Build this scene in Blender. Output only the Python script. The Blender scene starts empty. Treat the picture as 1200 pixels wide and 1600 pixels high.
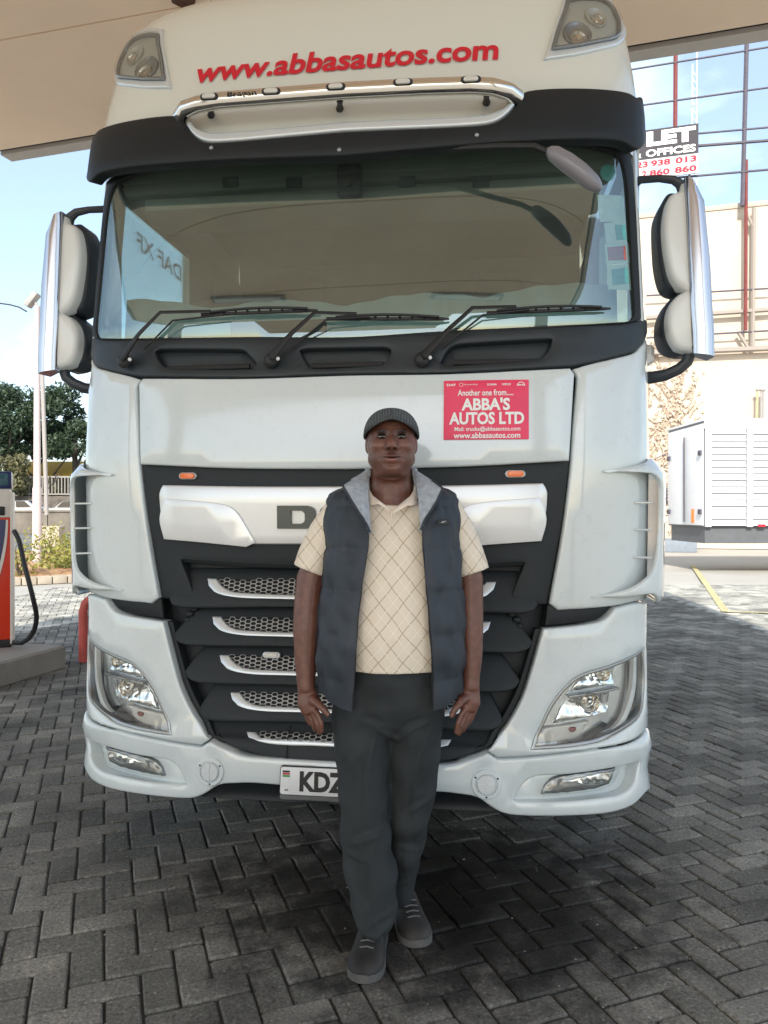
import bpy, bmesh, math, random
import numpy as np
from mathutils import Vector, Matrix
from mathutils.geometry import delaunay_2d_cdt
random.seed(7); np.random.seed(7)
scene = bpy.context.scene
COL = scene.collection

# ------------------------------------------------------------------ camera
CAMZ = 1.42
cam_data = bpy.data.cameras.new('camera'); cam = bpy.data.objects.new('camera', cam_data); COL.objects.link(cam)
cam.location = (0, 0, CAMZ); cam.rotation_euler = (math.radians(90), 0, 0)
cam_data.sensor_fit = 'HORIZONTAL'; cam_data.sensor_width = 36; cam_data.lens = 36
cam_data.clip_start = 0.05; cam_data.clip_end = 3000
scene.camera = cam
# ------------------------------------------------------------------ sun and sky
SUN_EL = math.radians(36.0); SUN_H = Vector((1.5, 7.0)).normalized()      # horizontal travel of the light
sun_dir = Vector((SUN_H.x*math.cos(SUN_EL), SUN_H.y*math.cos(SUN_EL), -math.sin(SUN_EL)))
sl = bpy.data.lights.new('sun', 'SUN'); sl.energy = 3.6; sl.angle = math.radians(0.53); sl.color = (1.0, 0.95, 0.88)
so = bpy.data.objects.new('sun', sl); COL.objects.link(so); so.location = (-8, -30, 30)
so.rotation_euler = sun_dir.to_track_quat('-Z', 'Y').to_euler()
world = bpy.data.worlds.new('World'); scene.world = world; world.use_nodes = True
wt = world.node_tree; wt.nodes.clear()
sky = wt.nodes.new('ShaderNodeTexSky'); sky.sky_type = 'NISHITA'; sky.sun_disc = False
sky.sun_elevation = SUN_EL; sky.sun_rotation = math.atan2(-SUN_H.x, -SUN_H.y)
sky.air_density = 1.0; sky.dust_density = 1.2; sky.ozone_density = 1.2
bg = wt.nodes.new('ShaderNodeBackground'); bg.inputs[1].default_value = 0.15
wo = wt.nodes.new('ShaderNodeOutputWorld')
tc = wt.nodes.new('ShaderNodeTexCoord'); mp = wt.nodes.new('ShaderNodeMapping'); mp.inputs['Scale'].default_value = (1.0, 1.0, 2.6)
nz = wt.nodes.new('ShaderNodeTexNoise'); nz.inputs['Scale'].default_value = 2.1; nz.inputs['Detail'].default_value = 7; nz.inputs['Roughness'].default_value = 0.55
cr = wt.nodes.new('ShaderNodeValToRGB'); cr.color_ramp.elements[0].position = 0.50; cr.color_ramp.elements[1].position = 0.78
cr.color_ramp.elements[0].color = (0.14, 0.14, 0.14, 1); cr.color_ramp.elements[1].color = (0.75, 0.75, 0.75, 1)
mx = wt.nodes.new('ShaderNodeMix'); mx.data_type = 'RGBA'; mx.inputs['B'].default_value = (8.6, 10.0, 10.8, 1)
wt.links.new(tc.outputs['Generated'], mp.inputs[0]); wt.links.new(mp.outputs[0], nz.inputs[0]); wt.links.new(nz.outputs[0], cr.inputs[0])
wt.links.new(cr.outputs[0], mx.inputs['Factor']); wt.links.new(sky.outputs[0], mx.inputs['A'])
wt.links.new(mx.outputs['Result'], bg.inputs[0]); wt.links.new(bg.outputs[0], wo.inputs[0])
# ------------------------------------------------------------------ exposure
scene.view_settings.view_transform = 'Standard'; scene.view_settings.look = 'None'
scene.view_settings.exposure = 0.8; scene.view_settings.gamma = 1.0; scene.view_settings.use_curve_mapping = False
scene.cycles.max_bounces = 10; scene.cycles.diffuse_bounces = 5; scene.cycles.glossy_bounces = 5
scene.cycles.transparent_max_bounces = 14; scene.cycles.caustics_reflective = False; scene.cycles.caustics_refractive = False
scene.cycles.sample_clamp_indirect = 6

# ------------------------------------------------------------------ materials
def mat(name, col, rough=0.5, metal=0.0, var=0.0, vscale=6.0, bump=0.0, bscale=60.0, coat=0.0, spec=0.5, trans=0.0, emis=None, estr=0.0, vcol2=None):
    m = bpy.data.materials.new(name); m.use_nodes = True
    nt = m.node_tree; b = nt.nodes['Principled BSDF']
    b.inputs['Base Color'].default_value = (*col, 1); b.inputs['Roughness'].default_value = rough; b.inputs['Metallic'].default_value = metal
    b.inputs['Coat Weight'].default_value = coat; b.inputs['Coat Roughness'].default_value = 0.06
    b.inputs['Specular IOR Level'].default_value = spec; b.inputs['Transmission Weight'].default_value = trans
    if emis: b.inputs['Emission Color'].default_value = (*emis, 1); b.inputs['Emission Strength'].default_value = estr
    if var > 0 or vcol2:
        t = nt.nodes.new('ShaderNodeTexCoord'); n = nt.nodes.new('ShaderNodeTexNoise')
        n.inputs['Scale'].default_value = vscale; n.inputs['Detail'].default_value = 6; n.inputs['Roughness'].default_value = 0.62
        r = nt.nodes.new('ShaderNodeValToRGB'); r.color_ramp.elements[0].position = 0.32; r.color_ramp.elements[1].position = 0.68
        c2 = vcol2 if vcol2 else tuple(min(1, c*(1+var)) for c in col)
        c1 = col if vcol2 else tuple(c*(1-var) for c in col)
        r.color_ramp.elements[0].color = (*c1, 1); r.color_ramp.elements[1].color = (*c2, 1)
        nt.links.new(t.outputs['Object'], n.inputs[0]); nt.links.new(n.outputs[0], r.inputs[0]); nt.links.new(r.outputs[0], b.inputs['Base Color'])
        mr = nt.nodes.new('ShaderNodeMapRange'); mr.inputs['To Min'].default_value = max(0.02, rough-0.08); mr.inputs['To Max'].default_value = min(1, rough+0.1)
        nt.links.new(n.outputs[0], mr.inputs['Value']); nt.links.new(mr.outputs[0], b.inputs['Roughness'])
    if bump > 0:
        t = nt.nodes.new('ShaderNodeTexCoord'); n = nt.nodes.new('ShaderNodeTexNoise')
        n.inputs['Scale'].default_value = bscale; n.inputs['Detail'].default_value = 5
        bu = nt.nodes.new('ShaderNodeBump'); bu.inputs['Strength'].default_value = bump; bu.inputs['Distance'].default_value = 0.01
        nt.links.new(t.outputs['Object'], n.inputs[0]); nt.links.new(n.outputs[0], bu.inputs['Height']); nt.links.new(bu.outputs[0], b.inputs['Normal'])
    return m

def glass_mat(name, tint, fac_min, fac_max, rough=0.0, dirt=0.0, refl=(1, 1, 1)):
    m = bpy.data.materials.new(name); m.use_nodes = True; nt = m.node_tree; nt.nodes.clear()
    o = nt.nodes.new('ShaderNodeOutputMaterial'); tr = nt.nodes.new('ShaderNodeBsdfTransparent'); tr.inputs[0].default_value = (*tint, 1)
    g = nt.nodes.new('ShaderNodeBsdfGlossy'); g.inputs['Roughness'].default_value = rough; g.inputs['Color'].default_value = (*refl, 1)
    lw = nt.nodes.new('ShaderNodeLayerWeight'); lw.inputs[0].default_value = 0.35
    mr = nt.nodes.new('ShaderNodeMapRange'); mr.inputs['To Min'].default_value = fac_min; mr.inputs['To Max'].default_value = fac_max
    mix = nt.nodes.new('ShaderNodeMixShader')
    nt.links.new(lw.outputs['Fresnel'], mr.inputs['Value']); nt.links.new(mr.outputs[0], mix.inputs[0])
    nt.links.new(tr.outputs[0], mix.inputs[1]); nt.links.new(g.outputs[0], mix.inputs[2])
    last = mix
    if dirt > 0:
        d = nt.nodes.new('ShaderNodeBsdfDiffuse'); d.inputs[0].default_value = (0.45, 0.50, 0.46, 1)
        t = nt.nodes.new('ShaderNodeTexCoord'); n = nt.nodes.new('ShaderNodeTexNoise'); n.inputs['Scale'].default_value = 3; n.inputs['Detail'].default_value = 8
        mr2 = nt.nodes.new('ShaderNodeMapRange'); mr2.inputs['From Min'].default_value = 0.35; mr2.inputs['From Max'].default_value = 0.75
        mr2.inputs['To Min'].default_value = dirt*0.4; mr2.inputs['To Max'].default_value = dirt
        m2 = nt.nodes.new('ShaderNodeMixShader')
        nt.links.new(t.outputs['Object'], n.inputs[0]); nt.links.new(n.outputs[0], mr2.inputs['Value']); nt.links.new(mr2.outputs[0], m2.inputs[0])
        nt.links.new(mix.outputs[0], m2.inputs[1]); nt.links.new(d.outputs[0], m2.inputs[2]); last = m2
    nt.links.new(last.outputs[0], o.inputs[0]); return m

M = {}
M['white'] = mat('white_paint', (0.60, 0.65, 0.65), 0.12, coat=1.0)
def dusty(m):
    """thin road film, smudges and small bug specks on a paint"""
    nt = m.node_tree; b = nt.nodes['Principled BSDF']; base = tuple(b.inputs['Base Color'].default_value)
    t = nt.nodes.new('ShaderNodeTexCoord'); x = None
    for sc, lo, hi, col, k in ((140.0, .71, .745, (.16,.13,.09), .55), (2.6, .42, .75, (.50,.51,.47), .16), (26.0, .56, .80, (.40,.38,.32), .16)):
        n = nt.nodes.new('ShaderNodeTexNoise'); n.inputs['Scale'].default_value = sc; n.inputs['Detail'].default_value = 4
        r = nt.nodes.new('ShaderNodeMapRange'); r.inputs['From Min'].default_value = lo; r.inputs['From Max'].default_value = hi; r.inputs['To Max'].default_value = k
        mm = nt.nodes.new('ShaderNodeMix'); mm.data_type = 'RGBA'; mm.inputs['B'].default_value = (*col, 1)
        nt.links.new(t.outputs['Object'], n.inputs[0]); nt.links.new(n.outputs[0], r.inputs['Value']); nt.links.new(r.outputs[0], mm.inputs['Factor'])
        if x is None: mm.inputs['A'].default_value = base
        else: nt.links.new(x, mm.inputs['A'])
        x = mm.outputs['Result']
    nt.links.new(x, b.inputs['Base Color'])
dusty(M['white'])
M['cream'] = mat('cream_roof_paint', (0.66, 0.66, 0.60), 0.25, coat=0.6)  # white roof, the canopy's warm bounce light put into its colour
M['plastic'] = mat('charcoal_plastic', (0.018, 0.0225, 0.025), 0.55, var=0.10, vscale=5, bump=0.05, bscale=500, spec=.3)
M['plastic2'] = mat('dark_visor_plastic', (0.011, 0.0135, 0.016), 0.5, var=0.12, vscale=4, spec=.3)
M['cowl'] = mat('cowl_black', (0.020, 0.026, 0.030), 0.42, var=0.1, vscale=5, spec=.4)
M['black'] = mat('black_void', (0.006, 0.007, 0.008), 0.8)
M['rubber'] = mat('black_rubber', (0.012, 0.012, 0.013), 0.55)
M['silver'] = mat('silver_panel', (0.66, 0.67, 0.67), 0.22, metal=0.3, coat=0.4, var=0.02)
M['trim'] = mat('satin_silver_trim', (0.62, 0.66, 0.68), 0.25, metal=0.35)
M['chrome'] = mat('chrome', (0.70, 0.67, 0.62), 0.09, metal=1.0)
M['chrome_dull'] = mat('dull_chrome', (0.50, 0.49, 0.51), 0.14, metal=0.9)
M['lampgrey'] = mat('lamp_housing_grey', (0.30, 0.31, 0.31), 0.25, metal=0.6)
M['hlhouse'] = mat('headlamp_silver', (0.52, 0.54, 0.54), 0.22, metal=0.75)
M['meshsilver'] = mat('mesh_silver', (0.42, 0.44, 0.45), 0.3, metal=0.4)
M['reflector'] = mat('lamp_reflector', (0.80, 0.82, 0.82), 0.10, metal=0.9)
M['lens'] = glass_mat('clear_lens', (0.95, 0.97, 0.97), 0.05, 0.7)
M['glass'] = glass_mat('windscreen_glass', (0.60, 0.75, 0.71), 0.17, 0.75, dirt=0.08, refl=(.82,.95,.95))
M['sideglass'] = glass_mat('side_glass', (0.85, 0.95, 0.95), 0.04, 0.6)
M['amber'] = mat('amber_lens', (0.85, 0.16, 0.02), 0.2, coat=0.6)
M['clearpill'] = mat('clear_marker_lens', (0.62, 0.60, 0.55), 0.15, coat=0.7)
M['red'] = mat('red_vinyl', (0.60, 0.012, 0.03), 0.35)
M['sticker'] = mat('pink_red_sticker', (0.78, 0.04, 0.11), 0.4, var=0.05, vscale=9)
M['whiteink'] = mat('white_ink', (0.83, 0.83, 0.80), 0.45)
M['greyink'] = mat('grey_letter', (0.075, 0.08, 0.07), 0.35)
M['blackink'] = mat('black_ink', (0.01, 0.01, 0.01), 0.45)
M['plate'] = mat('plate_white', (0.72, 0.73, 0.73), 0.35, var=0.06, vscale=14)

# ------------------------------------------------------------------ mesh helpers
def mesh_obj(name, verts, faces, material, parent=None, smooth=True, angle=None):
    me = bpy.data.meshes.new(name)
    me.from_pydata([tuple(map(float, v)) for v in verts], [], [tuple(map(int, f)) for f in faces]); me.update()
    if smooth:
        me.shade_smooth()
        if angle: me.set_sharp_from_angle(angle=math.radians(angle))
    o = bpy.data.objects.new(name, me); COL.objects.link(o)
    if material is not None: me.materials.append(M[material] if isinstance(material, str) else material)
    if parent: o.parent = parent
    return o

def tag(o, label=None, cat=None, group=None, kind=None):
    if label: o['label'] = label
    if cat: o['category'] = cat
    if group: o['group'] = group
    if kind: o['kind'] = kind
    return o

def empty(name, loc=(0, 0, 0), rz=0.0):
    o = bpy.data.objects.new(name, None); COL.objects.link(o); o.location = loc; o.rotation_euler = (0, 0, rz); o.empty_display_size = 0.2
    return o

class MB:
    """collects shapes into one mesh"""
    def __init__(s): s.v = []; s.f = []
    def add(s, v, f):
        n = len(s.v); s.v += [tuple(p) for p in v]; s.f += [tuple(i+n for i in q) for q in f]; return s
    def box(s, c, d, rot=None, bev=0.0):
        x, y, z = d[0]/2, d[1]/2, d[2]/2
        if bev <= 0:
            v = [(-x,-y,-z),(x,-y,-z),(x,y,-z),(-x,y,-z),(-x,-y,z),(x,-y,z),(x,y,z),(-x,y,z)]
            f = [(0,3,2,1),(4,5,6,7),(0,1,5,4),(1,2,6,5),(2,3,7,6),(3,0,4,7)]
        else:
            b = bmesh.new(); bmesh.ops.create_cube(b, size=1)
            for q in b.verts: q.co = Vector((q.co.x*d[0], q.co.y*d[1], q.co.z*d[2]))
            bmesh.ops.bevel(b, geom=b.edges[:], offset=bev, segments=2, affect='EDGES', profile=0.6)
            b.verts.ensure_lookup_table(); v = [tuple(q.co) for q in b.verts]; f = [tuple(q.index for q in p.verts) for p in b.faces]; b.free()
        R = Matrix.Identity(3) if rot is None else (rot if isinstance(rot, Matrix) else Matrix.Rotation(rot, 3, 'Z'))
        return s.add([tuple(R @ Vector(p) + Vector(c)) for p in v], f)
    def tube(s, pts, r, n=10, cap=True, flat=1.0):
        pts = [Vector(p) for p in pts]; rs = r if hasattr(r, '__len__') else [r]*len(pts)
        base = len(s.v); up = None
        for i, p in enumerate(pts):
            t = (pts[min(i+1, len(pts)-1)] - pts[max(i-1, 0)]).normalized()
            if up is None: up = Vector((0, 0, 1)) if abs(t.z) < 0.9 else Vector((1, 0, 0))
            a = (up - t*up.dot(t)).normalized(); up = a; b = t.cross(a)
            for k in range(n):
                q = 2*math.pi*k/n; s.v.append(tuple(p + a*rs[i]*math.cos(q) + b*rs[i]*flat*math.sin(q)))
        for i in range(len(pts)-1):
            for k in range(n):
                k2 = (k+1) % n; s.f.append((base+i*n+k, base+i*n+k2, base+(i+1)*n+k2, base+(i+1)*n+k))
        if cap: s.f.append(tuple(base+k for k in range(n))[::-1]); s.f.append(tuple(base+(len(pts)-1)*n+k for k in range(n)))
        return s
    def ellipsoid(s, c, r, rot=None, nu=16, nv=10):
        v = []; f = []
        for j in range(nv+1):
            th = math.pi*j/nv
            for i in range(nu):
                ph = 2*math.pi*i/nu; p = Vector((r[0]*math.sin(th)*math.cos(ph), r[1]*math.sin(th)*math.sin(ph), r[2]*math.cos(th)))
                if rot is not None: p = rot @ p
                v.append(tuple(p + Vector(c)))
        for j in range(nv):
            for i in range(nu): f.append((j*nu+i, (j+1)*nu+i, (j+1)*nu+(i+1) % nu, j*nu+(i+1) % nu))
        return s.add(v, f)
    def loft(s, rings, cap=True):
        n = len(rings[0]); base = len(s.v)
        for r in rings: s.v += [tuple(p) for p in r]
        for i in range(len(rings)-1):
            for k in range(n):
                k2 = (k+1) % n; s.f.append((base+i*n+k, base+i*n+k2, base+(i+1)*n+k2, base+(i+1)*n+k))
        if cap: s.f.append(tuple(base+k for k in range(n))[::-1]); s.f.append(tuple(base+(len(rings)-1)*n+k for k in range(n)))
        return s
    def prism(s, poly, a, b, fn):
        """poly 2D, extruded between a and b; fn(p, t) -> 3D"""
        n = len(poly); base = len(s.v)
        s.v += [tuple(fn(p, a)) for p in poly] + [tuple(fn(p, b)) for p in poly]
        s.f.append(tuple(range(base, base+n))); s.f.append(tuple(range(base+2*n-1, base+n-1, -1)))
        for k in range(n): s.f.append((base+k, base+n+k, base+n+(k+1) % n, base+(k+1) % n))
        return s
    def build(s, name, material, parent=None, smooth=True, angle=35): return mesh_obj(name, s.v, s.f, material, parent, smooth, angle)

def catmull(pts, closed=True, step=0.016):
    """pts: list of (x, y, corner) -> dense Nx2"""
    n = len(pts); out = []
    P = np.array([[p[0], p[1]] for p in pts], float); C = [bool(p[2]) for p in pts]
    def tan(i):
        a = P[(i-1) % n]; b = P[(i+1) % n]
        if not closed and (i == 0 or i == n-1): return None
        return (b-a)*0.5
    segs = n if closed else n-1
    for i in range(segs):
        j = (i+1) % n; p0, p1 = P[i], P[j]; d = p1-p0
        L = np.linalg.norm(d); k = max(1, int(L/step))
        t0 = None if C[i] else tan(i); t1 = None if C[j] else tan(j)
        lim = lambda t: d if t is None else t/ max(1e-9, np.linalg.norm(t))*min(np.linalg.norm(t), L*1.2)
        m0, m1 = lim(t0), lim(t1)
        for q in range(k):
            u = q/k; h00 = 2*u**3-3*u**2+1; h10 = u**3-2*u**2+u; h01 = -2*u**3+3*u**2; h11 = u**3-u**2
            out.append(h00*p0+h10*m0+h01*p1+h11*m1)
    if not closed: out.append(P[-1])
    return np.array(out)

def inpoly(pts, poly):
    x, y = pts[:, 0], pts[:, 1]; r = np.zeros(len(pts), bool); n = len(poly)
    for i in range(n):
        x1, y1 = poly[i]; x2, y2 = poly[(i+1) % n]
        c = ((y1 > y) != (y2 > y)); 
        if y1 != y2: r ^= c & (x < (x2-x1)*(y-y1)/(y2-y1)+x1)
    return r
def area2(p): return 0.5*np.sum(p[:, 0]*np.roll(p[:, 1], -1)-np.roll(p[:, 0], -1)*p[:, 1])
def inset(p, d):
    e = np.roll(p, -1, 0)-p; l = np.linalg.norm(e, axis=1, keepdims=True); e = e/np.maximum(l, 1e-9)
    nrm = np.stack([-e[:, 1], e[:, 0]], 1); nn = nrm+np.roll(nrm, 1, 0); nl = np.linalg.norm(nn, axis=1, keepdims=True)
    nn = nn/np.maximum(nl, 0.6); return p+nn*d

def text_mesh(body, bold=0.0, shear=0.0, spacing=1.0, res=3):
    """returns verts Nx2 (normalised so that cap height ~0.73) and faces"""
    c = bpy.data.curves.new('tmp', 'FONT'); c.body = body; c.offset = bold; c.shear = shear; c.resolution_u = res; c.fill_mode = 'FRONT'; c.space_character = spacing
    o = bpy.data.objects.new('tmp', c); COL.objects.link(o); bpy.context.view_layer.update()
    dg = bpy.context.evaluated_depsgraph_get(); me = o.evaluated_get(dg).to_mesh()
    v = np.array([p.co[:2] for p in me.vertices]); f = [tuple(p.vertices) for p in me.polygons]
    o.evaluated_get(dg).to_mesh_clear(); bpy.data.objects.remove(o); bpy.data.curves.remove(c)
    return v, f
def text_box(body, x0, x1, y0, y1, **k):
    """text scaled to fill a 2D box"""
    v, f = text_mesh(body, **k); lo = v.min(0); hi = v.max(0)
    return np.stack([x0+(v[:, 0]-lo[0])/(hi[0]-lo[0])*(x1-x0), y0+(v[:, 1]-lo[1])/(hi[1]-lo[1])*(y1-y0)], 1), f
def U(px, py, Y):
    """world point seen at a photo position, at distance Y"""
    return Vector(((px-600)/1200*Y, Y, CAMZ+(800-py)/1200*Y))
def G(px, py):
    """ground point seen at a photo position"""
    Y = CAMZ*1200/(py-800); return Vector(((px-600)/1200*Y, Y, 0))
# ================================================================== TRUCK
TA = math.radians(7.54); TOX, TOY = -0.1474, 2.93
TC, TS = math.cos(TA), math.sin(TA)
def w2l(X, Y): dX, dY = X-TOX, Y-TOY; return dX*TC-dY*TS, dX*TS+dY*TC
CL = w2l(0, 0)
_q = np.linspace(0, math.pi/2, 600); _n = 3.4
_ux = np.sin(_q)**(2/_n); _uy = 1-np.cos(_q)**(2/_n)
_sl = np.concatenate([[0], np.cumsum(np.hypot(np.diff(_ux)*1.16, np.diff(_uy)*0.28))]); S1 = _sl[-1]
class Surf:
    def __init__(s, Y0, W, D=0.28): s.Y0 = np.array(Y0, float).T; s.Wt = np.array(W, float).T; s.D = D
    def y0(s, z): return np.interp(z, s.Y0[0], s.Y0[1])
    def w(s, z): return np.interp(z, s.Wt[0], s.Wt[1])
    def base(s, S, Z):
        S = np.asarray(S, float); Z = np.asarray(Z, float); a = np.abs(S)
        x = np.interp(a, _sl, _ux)*s.w(Z)*np.sign(S); y = s.y0(Z)+np.interp(a, _sl, _uy)*s.D+np.maximum(0, a-S1)
        return np.stack([x, y, Z], -1)
    def normal(s, S, Z):
        e = 2e-3; ds = s.base(S+e, Z)-s.base(S-e, Z); dz = s.base(S, Z+e)-s.base(S, Z-e)
        n = np.cross(ds, dz); return n/np.maximum(np.linalg.norm(n, axis=-1, keepdims=True), 1e-9)
    def P(s, S, Z, off=0.0):
        S = np.asarray(S, float); Z = np.asarray(Z, float)
        return s.base(S, Z)+s.normal(S, Z)*np.asarray(off)[..., None] if np.ndim(off) else s.base(S, Z)+s.normal(S, Z)*off
    def front(s, x, z):
        u = min(1, abs(x)/float(s.w(z))); return float(s.y0(z))+float(np.interp(u, _ux, _uy))*s.D
    def px(s, u, v):
        dX, dZ = (u-600)/1200, (800-v)/1200
        def at(t): x, y = w2l(dX*t, t); return x, y, CAMZ+dZ*t
        def inside(t): x, y, z = at(t); return abs(x) < s.w(z) and y > s.front(x, z)
        t = 2.2; best = (9, 3.2)
        while t < 4.6:
            if inside(t): break
            x, y, z = at(t); m = max(abs(x)-float(s.w(z)), 0)+max(0, s.front(x, z)-y)*0.3
            if m < best[0]: best = (m, t)
            t += 0.01
        if t >= 4.6: t = best[1]
        else:
            lo, hi = t-0.01, t
            for _ in range(22):
                m = (lo+hi)/2
                if inside(m): hi = m
                else: lo = m
            t = hi
        x, y, z = at(t); return s.inv(x, y, z)
    def inv(s, x, y, z):
        uu = min(1, abs(x)/float(s.w(z))); vv = (y-float(s.y0(z)))/s.D
        if vv >= 1: S = S1+(vv-1)*s.D
        elif uu < 0.93: S = float(np.interp(uu, _ux, _sl))
        else: S = float(np.interp(vv, _uy, _sl))
        return math.copysign(S, x), z
    def c(s, v):
        z = CAMZ+(800-v)/1200*3.0
        for _ in range(8): z = CAMZ+(800-v)/1200*(TOY+float(s.y0(z)))
        return z
    def pts(s, items, flip=False):
        out = []
        for it in items:
            if it[0] == 'k': S, z = it[1]*S1/1.4421, it[2]; k = it[3] if len(it) > 3 else 0
            elif it[0] == 's': S, z = it[1], it[2]; k = it[3] if len(it) > 3 else 0
            elif it[0] == 'c': S, z = 0.0, s.c(it[1]); k = it[2] if len(it) > 2 else 0
            else:
                S, z = s.px(it[0], it[1]); k = it[2] if len(it) > 2 else 0
                if flip: S = -S
            out.append((S, z, k))
        return out

BODY = Surf([(.1,.03),(.2,.0),(.26,-.02),(.36,-.012),(.48,-.005),(.54,-.012),(.58,.0),(1.0,.012),(1.55,.0),(1.65,.0),(1.95,.03),(2.0,.045),(2.2,.075),(2.4,.11)],
            [(.1,1.09),(.18,1.12),(.24,1.158),(.3,1.17),(.36,1.166),(.44,1.156),(.52,1.173),(.55,1.173),(.58,1.160),(.95,1.156),(1.5,1.162),(2.0,1.166),(2.4,1.165)])
GLS = Surf([(2.0,.05),(2.2,.062),(3.0,.165)], [(2.0,1.166),(2.2,1.163),(2.9,1.150),(3.0,1.145)], 0.25)
VIS = Surf([(2.7,-.02),(2.83,-.015),(2.95,.015),(3.1,.07)], [(2.7,1.145),(2.85,1.15),(2.98,1.152),(3.15,1.145)], 0.28)
ROOF = Surf([(2.8,.08),(3.0,.085),(3.1,.10),(3.2,.125),(3.35,.165),(3.5,.215),(3.6,.27),(3.68,.35),(3.74,.48),(3.79,.72),(3.81,1.1)],
            [(2.8,1.12),(3.0,1.142),(3.08,1.14),(3.2,1.13),(3.4,1.108),(3.55,1.07),(3.66,1.02),(3.74,.95),(3.79,.85),(3.81,.7)], 0.32)

truck = empty('tractor_truck', (TOX, TOY, 0), -TA)
tag(truck, 'white tractor truck parked nose-on under the canopy behind the standing man', 'truck')

def prep(surf, outline, mirror, flip):
    p = surf.pts(outline, flip)
    if mirror == 'F':
        q = [(-a, b, k) for a, b, k in p if abs(a) > 1e-6][::-1]; p = p+q
    return p
def panel(name, surf, outline, material, off=0.0, thick=0.02, r=0.004, mirror=None, flip=False, holes=(), grid=0.06, offf=None, parent=None, step=0.018):
    """curved sheet with rolled edges; mirror F = outline is the right half, M = built on both sides"""
    parent = parent or truck
    P2 = catmull(prep(surf, outline, mirror, flip), True, step)
    if area2(P2) < 0: P2 = P2[::-1]
    H = []
    for h in holes:
        if isinstance(h, np.ndarray): q = h
        else: q = catmull(prep(surf, h, None, flip), True, step)
        if area2(q) > 0: q = q[::-1]
        H.append(q)
        if mirror == 'F':
            q2 = q.copy(); q2[:, 0] *= -1; q2 = q2[::-1]
            if np.mean(np.abs(q[:, 0])) > 0.0 and not (q[:, 0].min() < 0 < q[:, 0].max()): H.append(q2)
    loops = [P2]+H
    V = []; F = []; voff = []
    def addloop(L, o):
        b = len(V); V.extend(L.tolist()); voff.extend([o]*len(L)); return b
    ins_all = []
    for L in loops:
        n = len(L); prof = [(0, -thick), (0, -r), (r*.3, -r*.3), (r, 0)]
        prev = None
        for d, o in prof:
            b = addloop(inset(L, d), o)
            if prev is not None:
                for k in range(n): F.append((prev+k, prev+(k+1) % n, b+(k+1) % n, b+k))
            prev = b
        ins_all.append((prev, n))
    # interior
    outer = np.array(V[ins_all[0][0]:ins_all[0][0]+ins_all[0][1]])
    lo, hi = outer.min(0), outer.max(0)
    gx = np.arange(lo[0]+grid*.5, hi[0], grid); gy = np.arange(lo[1]+grid*.5, hi[1], grid)
    gp = np.array([(a, b) for a in gx for b in gy]).reshape(-1, 2)
    segs = []; cpts = []; idx = []
    for b, n in ins_all:
        o = len(cpts); cpts += V[b:b+n]; idx += list(range(b, b+n)); segs += [(o+k, o+(k+1) % n) for k in range(n)]
    cp = np.array(cpts)
    if len(gp):
        keep = inpoly(gp, outer)
        for b, n in ins_all[1:]: keep &= ~inpoly(gp, np.array(V[b:b+n]))
        gp = gp[keep]
        if len(gp):
            dmin = np.array([np.min(np.sum((cp-g)**2, 1)) for g in gp]); gp = gp[dmin > (grid*.35)**2]
    allp = np.vstack([cp, gp]) if len(gp) else cp
    res = delaunay_2d_cdt([Vector(p) for p in allp], segs, [], 0, 1e-7)
    rv = np.array([(p.x, p.y) for p in res[0]]); cen = np.array([np.mean(rv[list(f)], 0) for f in res[2]])
    ok = inpoly(cen, outer)
    for b, n in ins_all[1:]: ok &= ~inpoly(cen, np.array(V[b:b+n]))
    mp_ = {}
    for i, org in enumerate(res[3]):
        o = [q for q in org if q < len(cp)]
        if o: mp_[i] = idx[o[0]]
        else: mp_[i] = len(V); V.append(rv[i].tolist()); voff.append(0)
    for f, k in zip(res[2], ok):
        if k: F.append(tuple(mp_[i] for i in f))
    V = np.array(V); voff = np.array(voff)
    fo = off+voff+(offf(np.abs(V[:, 0]), V[:, 1]) if offf else 0)
    P3 = surf.P(V[:, 0], V[:, 1], fo)
    objs = [mesh_obj(name, P3, F, material, parent if not isinstance(parent, list) else parent[0], True, 50)]
    if mirror == 'M':
        Q = P3.copy(); Q[:, 0] *= -1
        objs.append(mesh_obj(name, Q, [f[::-1] for f in F], material, parent if not isinstance(parent, list) else parent[1], True, 50))
    return objs
def smooth01(t): t = np.clip(t, 0, 1); return t*t*(3-2*t)

# ---- inner dark structure so that gaps are dark, never see-through
_z = np.linspace(0.62, 1.98, 8); _s = np.linspace(-1.6, 1.6, 41); SS, ZZ = np.meshgrid(_s, _z)
P3 = BODY.P(SS.ravel(), ZZ.ravel(), -0.12); nf = len(_s)
mesh_obj('inner_structure', P3, [(j*nf+i, j*nf+i+1, (j+1)*nf+i+1, (j+1)*nf+i) for j in range(len(_z)-1) for i in range(nf-1)], 'black', truck)
# ---- bonnet flap
panel('bonnet_flap', BODY, [('c',586,1),(720,583),(891,574.5,1),(898,584,1),(894,650),(889.7,720,1),(720,729),('c',733,1)], 'white', r=0.008, thick=.03, mirror='F')
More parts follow.
